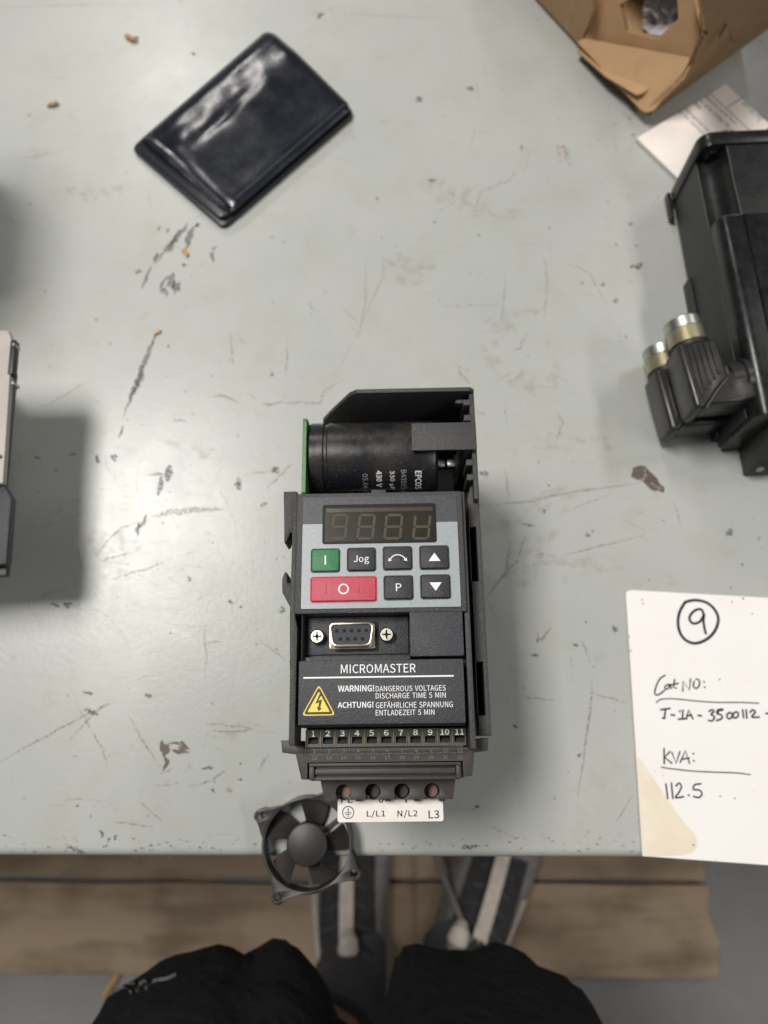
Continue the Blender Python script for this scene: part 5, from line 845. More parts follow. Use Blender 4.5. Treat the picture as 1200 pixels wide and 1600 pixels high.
# ------------------------------------------------------------------ white card with handwriting
CZ = .0012
card = thing('marked_card', 'white handwritten card with circled 9 and worn tan corner at the bench front right', 'card', (0, 0, 0))
c00, c10 = P(977, 922, CZ), P(1004, 1338, CZ); ex = (P(1196, 1351, CZ)-c10).normalized(); ey = (c00-c10); ln = ey.length; ey.normalize(); wd_ = .155
def cpt(u, v): return (c10.x+ex.x*u+ey.x*v, c10.y+ex.y*u+ey.y*v)
pl = [cpt(0, 0), cpt(.06, -.0003), cpt(wd_, -.001), cpt(wd_, ln), cpt(.004, ln+.0003), cpt(.0014, ln-.0003), cpt(.0002, ln-.0016)]
h = MB(); h.prism(pl, .0004, CZ); h.build('sheet', M['card'], card, bevel=.0003, seg=1)
def cc(x, y, dz=.00008): return P(960+x/3.479, 900+y/3.479, CZ+dz)
wpoly = [(123, 985), (150, 1000), (165, 1030), (200, 1080), (240, 1140), (300, 1230), (350, 1300), (400, 1362), (430, 1392), (452, 1440), (448, 1480), (415, 1510), (370, 1518), (300, 1522), (159, 1524), (148, 1400), (140, 1300), (130, 1120)]
b = MB(); b.add([cc(*p) for p in wpoly], [range(len(wpoly))[::-1]]); b.build('worn_corner', M['card_worn'], card)
def smooth(pts, n=5):
    if len(pts) < 3: return pts
    out = []
    for i in range(len(pts)-1):
        p0 = pts[max(i-1, 0)]; p1 = pts[i]; p2 = pts[i+1]; p3 = pts[min(i+2, len(pts)-1)]
        for k in range(n):
            t = k/n; out.append(tuple(.5*(2*p1[j]+(p2[j]-p0[j])*t+(2*p0[j]-5*p1[j]+4*p2[j]-p3[j])*t*t+(3*p1[j]-p0[j]-3*p2[j]+p3[j])*t**3) for j in (0, 1)))
    return out+[pts[-1]]
def stroke(b, pts, wpx, sm=True, kk=[0]):
    kk[0] += 1
    q = smooth(pts) if sm else pts
    P3 = [cc(x, y, .0001+kk[0]*2e-7) for x, y in q]; b.ribbon(P3, wpx*.000110, False)
    for e in (P3[0], P3[-1]): b.add([e+Vector((math.cos(t*.785), math.sin(t*.785), 0))*wpx*.000055 for t in range(8)], [range(8)])
b = MB(); stroke(b, [(385, 142), (440, 131), (505, 146), (550, 190), (565, 240), (545, 300), (500, 345), (440, 366), (390, 350), (358, 310), (346, 255), (355, 195), (385, 142)], 15)
stroke(b, [(487, 210), (472, 182), (440, 186), (412, 215), (410, 240), (430, 258), (465, 248), (487, 212), (484, 240), (490, 285), (497, 312)], 13); b.build('circled_number', M['marker'], card)
b = MB()
for s_ in ([(275, 540), (247, 560), (227, 600), (220, 640), (240, 645), (272, 622)], [(300, 590), (280, 594), (275, 612), (290, 613), (303, 592), (308, 613)], [(327, 563), (321, 605), (337, 610)], [(305, 592), (347, 584)], [(372, 625), (373, 572), (408, 620), (414, 560)], [(434, 572), (430, 600), (447, 611), (462, 592), (460, 567), (444, 560)], [(486, 574), (489, 577)], [(489, 603), (492, 605)]): stroke(b, s_, 8, len(s_) > 4)
stroke(b, [(228, 688), (255, 670), (330, 668), (450, 680), (560, 687), (680, 687), (785, 692)], 6)
b.build('handwriting', M['marker'], card)
b = MB()
for s_ in ([(252, 727), (302, 720)], [(278, 723), (272, 773)], [(262, 772), (274, 773)], [(308, 755), (327, 757)], [(354, 737), (373, 726), (370, 776)], [(348, 778), (387, 776)], [(391, 777), (403, 728), (426, 776)], [(396, 759), (420, 757)], [(455, 758), (473, 760)], [(515, 735), (533, 727), (540, 738), (525, 752), (544, 765), (532, 787), (512, 785)], [(590, 724), (563, 728), (558, 748), (582, 756), (583, 775), (555, 786)], [(588, 729), (566, 732), (562, 750)], [(625, 742), (611, 757), (620, 776), (638, 768), (639, 748), (625, 742)], [(660, 738), (645, 753), (652, 772), (670, 764), (673, 745), (660, 738)], [(697, 728), (702, 770)], [(716, 728), (720, 772)], [(738, 741), (752, 728), (766, 740), (747, 766), (787, 767)], [(824, 747), (842, 747)]): stroke(b, s_, 9, len(s_) > 3)
b.build('handwriting', M['marker'], card)
b = MB()
for s_ in ([(270, 938), (271, 1020)], [(302, 955), (273, 985), (312, 1018)], [(313, 960), (335, 1018), (356, 955)], [(358, 1013), (386, 950), (409, 1018)], [(370, 996), (406, 990)], [(428, 964), (430, 967)], [(430, 1004), (433, 1006)]): stroke(b, s_, 8, False)
stroke(b, [(255, 1038), (290, 1045), (420, 1060), (560, 1067), (660, 1070), (738, 1080)], 6); b.build('handwriting', M['marker'], card)
b = MB()
for s_ in ([(280, 1130), (290, 1210)], [(310, 1125), (318, 1210)], [(335, 1142), (352, 1126), (364, 1145), (350, 1178), (332, 1205), (376, 1200)], [(402, 1190), (406, 1192)], [(470, 1130), (437, 1135), (430, 1160), (462, 1164), (476, 1183), (460, 1204), (430, 1198)]): stroke(b, s_, 8, len(s_) > 3)
b.build('handwriting', M['marker'], card)
b = MB()
for x, y in ((635, 62), (640, 140), (700, 122), (750, 205), (575, 1198), (655, 1208), (150, 130), (155, 150), (80, 410), (90, 405), (80, 330), (430, 1462), (572, 562)): 
    b.add([cc(x+random.uniform(.6, 1)*6*math.cos(t*.785), y+random.uniform(.5, 1)*6*math.sin(t*.785), .00011) for t in range(8)], [range(8)])
tag(b.build('dirt_specks', S_BROWN, card), kind='stuff')

# ------------------------------------------------------------------ wallet
wal = thing('wallet', 'folded glossy navy blue leather wallet at the upper left of the bench', 'wallet', (0, 0, 0))
WZ = .013
A, B_, C_, D_ = P(211, 207, WZ), P(415, 31, WZ), P(552, 158, WZ), P(353, 330, WZ)     # left, top, right, bottom corners of the front
def wpt(u, v, z): p = (A*(1-u)+B_*u)*(1-v)+(D_*(1-u)+C_*u)*v; return Vector((p.x, p.y, z))
nu, nv = 56, 40; vs = []; rw = random.Random(3)
def wz(u, v):
    vv_ = max(0., min(1., v)); z = .0106+.0048*(math.sin(math.pi/2*min(1, vv_/.36)) if vv_ < .36 else .5+.5*math.cos(math.pi*((vv_-.36)/.70)**.8))*(.55+.45*math.sin(math.pi*u)**.5)
    z += .0005*math.sin(9*u+4*v)*math.sin(3.3*v)*math.sin(math.pi*u)+(.00045*math.sin(17*u-7*v+1)+.00022*math.sin(31*u+11*v)+.0002*math.sin(23*v+6*u))*math.exp(-((v-.33)/.17)**2)
    z += .0011*math.exp(-((v-.16)/.05)**2)*math.sin(math.pi*u)**.4-.0010*math.exp(-((v-.42+.05*u)/.035)**2)*math.sin(math.pi*min(1, u*1.15))**2
    z += .0010*math.exp(-((u-.13)/.07)**2-((v-.45)/.22)**2)-.0009*math.exp(-((u-.055)/.012)**2)
    z -= .0003*math.exp(-((v-.945)/.012)**2)
    e = min(v, (1-u)*1.3, u*1.5+.02)
    if v < .10: z -= .0085*(1-v/.10)**2.2
    if u > .93: z -= .004*((u-.93)/.07)**2
    if v > .965: z -= .0016*((v-.965)/.035)
    return z
for j in range(nv+1):
    for i in range(nu+1):
        u, v = i/nu, j/nv
        # rounded corners
        uu, vv = u, v
        for cu, cv in ((0, 0), (1, 0), (1, 1), (0, 1)):
            du, dv = abs(u-cu), abs(v-cv); r_ = .05
            if du < r_ and dv < r_*1.4:
                k = (1-du/r_)*(1-dv/(r_*1.4))*.015; uu += k*(1 if cu == 0 else -1); vv += k*(1 if cv == 0 else -1)
        vs.append(wpt(uu, vv, wz(u, v)))
b = MB(); W_ = nu+1
fs = [(j*W_+i, j*W_+i+1, (j+1)*W_+i+1, (j+1)*W_+i) for j in range(nv) for i in range(nu)]
rim = [i for i in range(nu+1)]+[j*W_+nu for j in range(1, nv+1)]+[nv*W_+i for i in range(nu-1, -1, -1)]+[j*W_ for j in range(nv-1, 0, -1)]
base = len(vs); vs += [Vector((vs[i].x, vs[i].y, .0088 if vs[i].y < 9 else 0)) for i in rim]
m_ = len(rim); fs += [(rim[k], rim[(k+1) % m_], base+(k+1) % m_, base+k) for k in range(m_)]+[[base+k for k in range(m_)]]
for k, i in enumerate(rim):
    if vs[i].z < .0095: vs[base+k].z = vs[i].z-.001
b.add(vs, fs); b.build('front_flap', M['leather'], wal, smooth=True)
def wquad(du0, dv0, du1, dv1, z): return [wpt(u, v, z) for u, v in ((du0, dv0), (du1, dv0), (du1, dv1), (du0, dv1))]
def wslab(name, u0, v0, u1, v1, z0, z1, m):
    poly = rrect(u0, u1, v0, v1, .045, 4); b = MB(); b.prism(poly, z0, z1, lambda u, v, z: wpt(u, v, z)); return b.build(name, m, wal, bevel=.0006)
wslab('back_flap', -.055, -.012, 1.0, 1.01, .0002, .0042, M['leather_in'])
wslab('card_pocket', -.035, .03, .985, .985, .0043, .0086, M['leather_in'])
b = MB()
def st(u0, v0, u1, v1, n, off):
    for k in range(n):
        t0, t1 = k/n, (k+.62)/n; p = [((u0+(u1-u0)*t), (v0+(v1-v0)*t)) for t in (t0, t1)]
        b.loft([(wpt(*q, wz(*q)+off), .00036) for q in p], 6)
st(.028, .06, .028, .95, 26, .0001); st(.05, .955, .97, .955, 38, .0001)
tag(b.build('stitching', M['thread'], wal), kind='stuff')
b = MB()
for k in range(24): b.loft([(wpt(-.035, .03+.94*t, .0044), .00032) for t in (k/24, (k+.6)/24)], 6)
tag(b.build('stitching', M['thread'], wal), kind='stuff')

# ------------------------------------------------------------------ cardboard box, printed sheet
bx = thing('cardboard_box', 'open brown cardboard box with folded end flaps at the back right corner of the bench', 'box', (0, 0, 0))
CB = M['cardboard']
def slab(name, pts, t, parent, m=CB, hole=None):
    """sheet of board through 3-D points, t thick along its normal"""
    pts = [Vector(p) for p in pts]; o_ = pts[0]; ux = (pts[1]-o_).normalized(); nn = Vector((0, 0, 0))
    for i in range(1, len(pts)-1): nn += (pts[i]-o_).cross(pts[i+1]-o_)
    nn.normalize(); uy = nn.cross(ux)
    to2 = lambda p: ((p-o_).dot(ux), (p-o_).dot(uy)); f = lambda x, y, z: o_+ux*x+uy*y+nn*z
    hp = [[to2(Vector(q)) for q in hole]] if hole else []
    b = MB(); b.plate([to2(p) for p in pts], hp, -t, 0, f); ob = b.build(name, m, parent)
    ed = MB(); pp = [to2(p) for p in pts]
    return ob, f, to2
# nearest bottom corner and the two lower edges on the bench
Cn = P(1016, 180, 0); Cl = P(838, -2, 0); e1 = (Cl-Cn).normalized(); e2 = Vector((e1.y, -e1.x, 0)); 
if e2.x < 0: e2 = -e2
BH, BL, BWd = .072, .24, .21
up = Vector((0, 0, 1))
c0 = Cn+up*.003
e2s = (P(1202, 44, 0)-Cn).normalized()
slab('bottom_panel', [c0, c0+e2s*BL, c0+e2s*BL+e1*BWd, c0+e1*BWd], .003, bx)
e2s = (P(1202, 44, 0)-Cn).normalized()
h0 = up*.076
slab('top_panel', [c0+e2s*.02+h0, c0+e2s*BL+h0, c0+e2s*BL+e1*BWd+h0, c0+e2s*.02+e1*BWd+h0], .003, bx)
slab('rear_panel', [c0+e2s*BL, c0+e2s*BL+e1*BWd, c0+e2s*BL+e1*BWd+h0, c0+e2s*BL+h0], .003, bx)
slab('far_panel', [c0+e1*BWd, c0+e2s*BL+e1*BWd, c0+e2s*BL+e1*BWd+h0, c0+e1*BWd+h0], .003, bx)
# right-hand side wall, leaning a little outwards at its top
R0 = Cn+up*.0031; R1 = Cn+e2s*BL+up*.0031; T1 = P(1104, 52, .066); T2 = T1+e2s*(BL-.02); 
SIDE_LATER = True
# left wall and the back
L0 = Cl+e1*.03+up*.0031
# folded flap lying over the bottom: two boards on each other
f0, f1, f2 = P(905, 66, .012), P(1011, 176, .010), P(1085, 94, .034)
def plane_at(a, b_, c):
    n_ = (b_-a).cross(c-a).normalized()
    def q(x, y, off=0.0):
        d = CR @ Vector((x-600, -(y-800), -F_PX)); o_ = Vector((0, 0, CAM_H)); k_ = a+n_*off*(1 if n_.z > 0 else -1); return o_+d*((k_-o_).dot(n_)/d.dot(n_))
    return q
lf_ = plane_at(f0, f1, f2+up*.006)
slab('lower_flap', [lf_(*p) for p in ((904, 68), (914, 62), (1086, 93), (1080, 108), (1022, 174), (1011, 177), (1003, 173), (960, 127))], .0026, bx)
g0, g1, g2 = P(902, 82, .0055), P(1010, 178, .0055), P(1085, 98, .028)
slab('under_flap', [g0, P(910, 70, .0062), g2, P(1022, 172, .0085), g1, P(955, 136, .0055)], .0026, bx)
for k, (pa, pb_, w_) in enumerate(((f0, f1, .0016),)):
    b = MB(); b.loft([(pa-up*.0012, .0012), ((pa+pb_)/2-up*.0012, .0014), (pb_-up*.0012, .0012)], 8); b.build('board_edge', M['cardboard_edge'], bx, smooth=True)
ep_ = plane_at(P(905, 72, .0032), P(838, -2, .0032), P(905, -30, .05))
slab('end_panel', [ep_(*p) for p in ((906, 71), (926, 18), (924, -60), (830, -120), (760, -90), (838, -2))], .0028, bx)
# insert panel with a hexagonal hole, leaning back above the flap
ip = [P(914, 60, .0145), f2+up*.002, P(1101, 54, .060), P(1094, -10, .068), P(1085, -80, .078), P(925, -60, .038), P(922, 20, .022)]
nrm = (ip[1]-ip[0]).cross(ip[3]-ip[0]).normalized()
def onp(x, y):
    d = CR @ Vector((x-600, -(y-800), -F_PX)); o_ = Vector((0, 0, CAM_H)); return o_+d*((ip[0]-o_).dot(nrm)/d.dot(nrm))
ip2 = [onp(914, 62), onp(1083, 97), onp(1100, 54), onp(1094, -10), onp(1086, -70), onp(926, -60), onp(923, 25)]
hexo = [onp(968, 8), onp(1003, -16), onp(1058, -8), onp(1060, 32), onp(1029, 62), onp(978, 50)]
slab('insert_panel', ip2, .0028, bx, CB, hexo)
b = MB(); hx = [p-nrm*.0003 for p in hexo]; hx2 = [p-nrm*.0027+(p-sum(hexo, Vector())/6)*(-.05) for p in hexo]
for i in range(6):
    j = (i+1) % 6; b.add([hx[i], hx[j], hx2[j], hx2[i]], [(0, 1, 2, 3)])
b.build('hole_rim', M['cardboard_edge'], bx)
# torn slot in the side wall
sa = [P(1132, 36, .040), P(1139, 52, .034), P(1151, 66, .028), P(1146, 66, .0275), P(1134, 60, .031)]
nS = (R1-R0).cross(T1-R0).normalized()
if nS.y > 0: nS = -nS
def onside(x, y, off=.0004):
    d = CR @ Vector((x-600, -(y-800), -F_PX)); o_ = Vector((0, 0, CAM_H)); q0 = R0+nS*off; return o_+d*((q0-o_).dot(nS)/d.dot(nS))
slab('side_panel', [onside(*p, 0) for p in ((1017, 180), (1203, 44), (1260, 0), (1250, -60), (1100, -60), (1092, -10), (1104, 52), (1086, 96))], .0028, bx)
b = MB(); b.add([onside(*p) for p in ((1133, 36), (1141, 52), (1152, 66), (1144, 66), (1136, 58))], [range(5)]); b.build('torn_slot', M['cardboard_edge'], bx)
slab('torn_tab', [onside(1133, 36, .001), onside(1136, 58, .006), onside(1122, 56, .003)], .002, bx)
for pp in ([P(1085, 95, .043), P(1103, 53, .067), P(1098, 20, .0685), P(1092, -10, .071)], [f1+up*.0005, P(1045, 144, .024), P(1068, 122, .033), P(1085, 96, .043)]):
    for s_ in (0, 1):
        off = Vector((-.0022, .0006, -.001))*s_
        b = MB(); b.loft([(p+off, .0012) for p in pp], 8); b.build('board_edge', M['cardboard_edge'] if s_ else CB, bx, smooth=True)
# crumpled tissue inside
g = MB(); rt = random.Random(5); n = 9; tp0 = onp(1046, -10)-nrm*.012; vx = (onp(1060, 0)-onp(1010, 0)).normalized(); vy = nrm.cross(vx)
vs = [tp0+vx*((i/n-.5)*.040)+vy*((j/n-.6)*.044)+nrm*rt.uniform(-.006, .006) for j in range(n+1) for i in range(n+1)]
g.add(vs, [(j*(n+1)+i, j*(n+1)+i+1, (j+1)*(n+1)+i+1, (j+1)*(n+1)+i) for j in range(n) for i in range(n)])
tag(g.build('tissue_paper', M['tissue']), 'crumpled grey white paper showing through the hexagonal hole in the cardboard box', 'paper')

shz = .0035
sheet = thing('printed_sheet', 'folded white printed form lying between the cardboard box and the black motor', 'paper', (0, 0, 0))
q = [P(995, 215, shz), P(1134, 131, shz), P(1206, 196, shz), P(1158, 260, shz), P(1057, 292, shz)]
q[3] = q[2]+(q[0]-q[1])*.8; q[4] = q[0]+(q[2]-q[1])*.95
b = MB(); b.prism([(p.x, p.y) for p in (q[0], q[4], q[3], q[2], q[1])], .0004, shz); b.build('form', M['paper'], sheet, bevel=.0005)
dirx = (P(1160, 190, shz)-P(1085, 160, shz)); 
o2 = q[1]; ax_ = (q[2]-q[1]).normalized(); ay_ = Vector((-ax_.y, ax_.x, 0))
if (q[0]-q[1]).dot(ay_) > 0: ay_ = -ay_
def spt(x, y, dz=.0001): p = o2+ax_*x+ay_*y; return Vector((p.x, p.y, shz+dz))
def sxy(px, py): p = P(px, py, shz)-o2; return p.dot(ax_), p.dot(ay_)
def sl(p0, p1, w_): 
    b = MB(); b.ribbon([spt(*sxy(*p0)), spt(*sxy(*p1))], w_, False); return b.build('form_line', M['ink'], sheet)
sl((1109, 146), (1180, 212), .0005); sl((1136, 168), (1161, 152), .0006); sl((1183, 190), (1196, 182), .0005)
for t, p0, p1, hh in (('Shipments may be the re', (1103, 150), (1146, 196), .0036), ('on 1st & Contact Be', (1094, 155), (1138, 199), .0036), ('Be', (1086, 160), (1096, 170), .003), ('international law', (1070, 168), (1107, 206), .0034), ('by the shipment', (1062, 173), (1098, 210), .0034), ('NOTI XA-1TE', (1161, 160), (1188, 184), .0032)):
    a_, c_ = sxy(*p0), sxy(*p1); text(t, (a_[0], c_[0], a_[1]-hh*.6, a_[1]+hh*.4), lambda x, y: spt(x, y), M['ink'], sheet)

# ------------------------------------------------------------------ black servo motor at the right
mo = P(1046, 327, 0); m1 = P(1094, 590, 0); ma = (m1-mo).normalized()             # along the axis, towards the viewer
mrz = math.atan2(ma.y, ma.x)
motor = thing('servo_motor', 'black square servo motor lying at the right edge with two brass threaded connectors', 'motor', (mo.x, mo.y, 0), mrz)
# local: +x along the axis towards the viewer, +y to the right (away from the bench middle)
def Mo(px, py, z):
    p = P(px, py, z*.001)-mo; c, s = math.cos(-mrz), math.sin(-mrz); return ((p.x*c-p.y*s)*1000, (p.x*s+p.y*c)*1000)
HM = 57; WM = 58
def yz(x0, x1): return lambda y, z, t: (x0+(x1-x0)*t, y, z)
fx0 = Mo(1112, 206, HM)[0]; fx1 = fx0+9
MT = M['motor']
fl_out = rrect(0, WM+2, 0, HM, 8, 6)
h = mb(); h.plate(fl_out, [circ(7.5, HM-7.5, 3.2, 20), circ(WM-5.5, HM-7.5, 3.2, 20), circ(7.5, 7.5, 3.2, 20), circ(WM-5.5, 7.5, 3.2, 20)], 0, 1, yz(fx0, fx1)); h.build('flange', MT, motor, bevel=.8, seg=2)
def scooped(i, r):
    out = []
    W0, W1, H0, H1 = i, WM+2-i, i, HM-i
    for cx, cy, a in ((W1, H1, 270), (W0, H1, 0), (W0, H0, 90), (W1, H0, 180)):
        for k in range(9): out.append((cx+r*math.cos(R(a-90*k/8+0)), cy+r*math.sin(R(a-90*k/8))))
    return out
sx1 = Mo(1150, 338, HM-3)[0]; bx1 = Mo(1150, 640, 30)[0]+14
i_ = 1.5
sc_ = []
for cx, cy, qx, qy in ((WM+2-i_, HM-i_, -1, -1), (i_, HM-i_, 1, -1), (i_, i_, 1, 1), (WM+2-i_, i_, -1, 1)):
    arcp = [(cx+qx*13*math.cos(R(t)), cy+qy*13*math.sin(R(t))) for t in range(0, 91, 10)]
    sc_.append(arcp)
loop = sc_[0][::-1]+sc_[1]+sc_[2][::-1]+sc_[3]
h = mb(); h.prism(loop, 0, 1, yz(fx1-.01, sx1)); h.build('bolt_pocket_section', MT, motor, smooth=True)
h = mb(); h.prism(rrect(i_, WM+2-i_, i_, HM-i_, 7, 6), 0, 1, yz(sx1, bx1)); body = h.build('body', MT, motor, bevel=.4)
h = mb(); h.box(fx1+.1, bx1-3, i_-.45, i_+1.0, 5, HM-14.6); h.build('side_plate', M['motor_side'], motor, bevel=.3)
h = mb(); h.box(sx1+.5, bx1-1, 16, WM-12, HM-i_-.5, HM-i_+1.4); h.build('top_plate', MT, motor, bevel=.4)
for y_ in (8.5, WM-6.5): mb().loft([((fx1-.5, y_, HM-8.5), 6.2), ((fx1+.15, y_, HM-8.5), 6.2)], 24).build('recess_shade', M['hole'], motor)  # solid dark disc painting the shade in the bolt recess
for y_ in (8.5, WM-6.5):
    mb().loft([((fx1, y_, HM-8.5), 3.9), ((fx1+2.2, y_, HM-8.5), 3.9), ((fx1+2.6, y_, HM-8.5), 3.4), ((fx1+2.6, y_, HM-8.49), 2.2), ((fx1+1.0, y_, HM-8.5), 2.1)], 20).build('flange_bolt', M['motor'], motor, smooth=True)
h = mb().cyl((fx0-22, WM/2+1, HM/2), (fx0, WM/2+1, HM/2), 7, 7, 24).build('shaft', M['zinc'], motor, smooth=True)
c = Mo(1045, 335, 4); h = mb(); h.prism([(fx0+.2, -2.5), (c[0]+4, -2.5), (c[0]+6, 0), (fx0+.2, 0.2)], .0, 6); h.build('mounting_foot', MT, motor, bevel=.5)
c = Mo(1074, 442, 4); h = mb(); h.box(c[0], bx1-6, -.6, i_-.5, .05, 10); h.build('lower_step', M['motor_side'], motor, bevel=.4)
# rear cover
c = Mo(1164, 742, 3); rx1 = c[0]
h = mb(); h.prism([(bx1-8, 50), (bx1+6, 50), (rx1-2, 16), (rx1, 12), (rx1, 0), (bx1-8, 0)], 0, 1, lambda x, z, t: (x, c[1]+(WM+6-c[1])*t, z)); rc = h.build('rear_cover', M['motor_side'], motor, bevel=1.0)
c2 = Mo(1187, 729, 12); mb().loft([((rx1-3, c2[1], 11), 2.2), ((rx1+.15, c2[1], 11.8), 2.2)], 16).build('cover_bolt', M['screw'], motor, smooth=True)
for pts_ in ([(fx1+1, 15.0, HM-i_+.1), (sx1*.5, 14.6, HM-i_+.1), (sx1, 15, HM-i_+.1)], ):
    b = mb(); b.loft([(p, .28) for p in pts_], 6); b.build('edge_scratch', M['scratch_glint'], motor)
b = mb(); b.loft([((sx1+.1, 14.5, HM-i_+.05), .3), ((sx1+.1, 8.5, HM-i_-.4), .35), ((sx1+.1, 5.2, HM-2.4), .3), ((sx1+.1, 3, HM-4.8), .2)], 6); b.build('edge_scratch', M['scratch_glint'], motor)
b = mb(); b.loft([((fx1+3, i_+.1, HM-14.6), .15), ((sx1*.5, i_-.05, HM-14.6), .25), ((sx1, i_+.1, HM-14.6), .15)], 6); b.build('edge_scratch', M['scratch_glint'], motor)
# two right-angle connectors, one above the other on the side of the motor
def connector(px, py, z, name):
    c = Mo(px, py, z)                     # centre of the plug body at height z
    e = bpy.data.objects.new(name, None); col.objects.link(e); e.parent = motor; e.location = (c[0]*MM, c[1]*MM, z*MM); e.empty_display_size = .01; e.rotation_euler.z = R(6)
    L_ = 40; w2 = 11.5
    pl_ = [(-L_/2, -w2), (L_/2, -w2), (L_/2, -w2+5.5), (L_/2-15.5, w2), (-L_/2, w2)]
    b = mb(); b.prism(pl_, -11, 11, top=None); b.build('plug_body', M['plug'], e, bevel=2.6, seg=3)
    arm = [(L_/2-16.5, w2-2.2), (L_/2-2.4, -w2+5.6), (L_/2-.8, w2+2), (L_/2-2.5, w2+13), (L_/2-16, w2+13), (L_/2-21, w2+2)]
    b = mb(); b.prism(arm, -10, 9.6); b.build('elbow_arm', M['plug'], e, bevel=2.4, seg=3)
    b = mb(); b.loft([((L_/2-.2, -w2+6.2, 9.4), .35), ((L_/2-8, -w2+13.5, 10.4), .35), ((L_/2-15.6, w2-1, 9.6), .35)], 6); b.build('mitre_glint', M['scratch_glint'], e)  # highlight of the mitre edge, put into a pale line
    for k in range(5):
        y_ = -6.4+3.1*k; b = mb(); b.box(-L_/2+2.5, L_/2-6-.88*(y_+7.5), y_-.7, y_+.7, 10.5, 12.0); b.build('grip_rib', M['plug'], e, bevel=.4)
    b = mb(); b.loft([((L_/2-3.6, -w2+3.4, 10), 1.2), ((L_/2-3.6, -w2+3.4, 11.3), 1.2)], 14); b.build('plug_screw', M['plastic_black'], e)
    # collar with thread, pointing away from the viewer
    rings = [((-L_/2+.2, 0, 0), 10.2), ((-L_/2-2.2, 0, 0), 10.2)]
    mb().loft(rings, 32).build('neck', M['plastic_black'], e, smooth=True)
    xs_ = -L_/2-2.2; rings = []
    for k in range(18): rings += [((xs_-.5*k, 0, 0), 11.0), ((xs_-.5*k-.25, 0, 0), 10.25)]
    mb().loft(rings, 40).build('threaded_collar', M['brass'], e, smooth=False)
    xe = xs_-9
    mb().loft([((xe+.1, 0, 0), 10.8), ((xe-5.6, 0, 0), 10.8), ((xe-6.4, 0, 0), 10.1), ((xe-6.4, 0, 0.01), 8.4), ((xe-.5, 0, 0), 8.2)], 40).build('collar_rim', M['zinc'], e, smooth=True)
    # neck into the motor
    yb_ = -c[1]+i_+2
    mb().loft([((3, w2+3, 0), 10.2), ((3, w2+10, 0), 10.4), ((3, w2+10.2, 0), 12.0), ((3, w2+13, 0), 12.0), ((3, w2+13.2, 0), 11.2), ((3, max(yb_, w2+14), 0), 11.4)], 32).build('swivel_base', M['plug'], e, smooth=True)
    b = mb(); b.box(-3.5, 3, w2-2.5, w2+1.5, 4, 9.5); b.build('clamp_lug', M['plug'], e, bevel=.6)
    return e
connector(1093, 596, 44, 'connector')
connector(1056, 632, 16, 'connector')

# ------------------------------------------------------------------ drive at the left edge
u0 = P(28, 535, .070); u1 = P(8, 760, .070); ua = (u1-u0).normalized(); urz = math.atan2(ua.y, ua.x)+R(90)
unit = thing('grey_drive_unit', 'dark unit with grey top plate cut off by the left edge of the photo', 'drive unit', (u0.x, u0.y, 0), urz)
def Un(px, py, z):
    p = P(px, py, z*.001)-u0; c, s = math.cos(-urz), math.sin(-urz); return ((p.x*c-p.y*s)*1000, (p.x*s+p.y*c)*1000)
a = Un(20, 530, 70); b0 = Un(5, 755, 70)[1]
MB(MM).prism([(-70, 12), (-6, 12-4), (a[0]-.3, a[1]-1), (Un(4, 760, 70)[0], b0), (-70, b0)][::-1], 66, 70).build('top_plate', M['plate_grey'], unit, bevel=.5)
h = mb(); h.box(a[0]-1.0, a[0]+1.8, Un(20, 588, 68)[1], a[1]-.5, 65.5, 70.5); h.build('side_rail', M['plastic_black'], unit, bevel=.5)
h = mb(); h.box(a[0]-3.2, a[0]-.8, b0, a[1]-16, 60, 67); h.build('side_skin', PL, unit, bevel=.4)
h = mb(); h.box(-115, -42, b0-38, 8, 0, 65.9); h.build('body', PL, unit, bevel=1)
h = mb(); h.prism([(-60, b0-.2), (Un(8, 755, 66)[0], b0-.2), (Un(19, 778, 66)[0], b0-7), (Un(11, 882, 66)[0], Un(11, 882, 66)[1]), (-60, Un(11, 882, 66)[1])][::-1], 61, 67); h.build('end_cap', PF, unit, bevel=.8)
h = mb(); c = Un(5, 890, 62); h.box(-60, c[0]+1.2, c[1]-3, c[1]+4, 57, 61); h.build('end_lip', M['plastic_black'], unit, bevel=.6)
h = mb(); h.box(-230, -70, 74, 180, 0, 12)  # unseen finned block, added to cast a shadow onto the bench at left
for k in range(14): h.box(-230, -70, 74+7.6*k, 77.2+7.6*k, 12, 205)
h.build('shadow_block', M['motor_side'], unit)
for px, py in ((24, 540), (23, 600), (10, 713)):
    c = Un(px, py, 70); x_ = c[0] if py != 713 else a[0]-.6
    mb().loft([((x_-.3, c[1], 66), 1.1), ((x_-.3, c[1], 71), 1.1), ((x_-.3, c[1], 71.5), .7)], 14).build('screw', M['screw'], unit, smooth=True)

# ------------------------------------------------------------------ person: legs below the bench edge
PZ = -.640
per = thing('person', 'person standing at the bench in black shorts, grey socks and dark trainers', 'person', (0, -.25, PZ))
def W(x, y, z): return (x, y+.25, z-PZ)
ankL, ankR = (-.058, -.276), (.066, -.270)
kneeL, kneeR = (-.112, -.232), (.062, -.232)
def legpath(ank, knee, s):
    return [((ank[0], ank[1]+.03, PZ+.05), .036), ((ank[0], ank[1], PZ+.09), .036), ((ank[0]*.9+knee[0]*.1, ank[1]-.01, PZ+.18), .043), ((ank[0]*.6+knee[0]*.4, ank[1]*.7+knee[1]*.3-.02, PZ+.30), .057), ((ank[0]*.3+knee[0]*.7, ank[1]*.4+knee[1]*.6-.015, PZ+.40), .055), ((knee[0], knee[1], PZ+.50), .058), ((knee[0]-s*.0, knee[1]-.03, PZ+.58), .068), ((knee[0]*.9, -.29, PZ+.72), .08), ((knee[0]*.75-.005, -.33, PZ+.88), .088)]
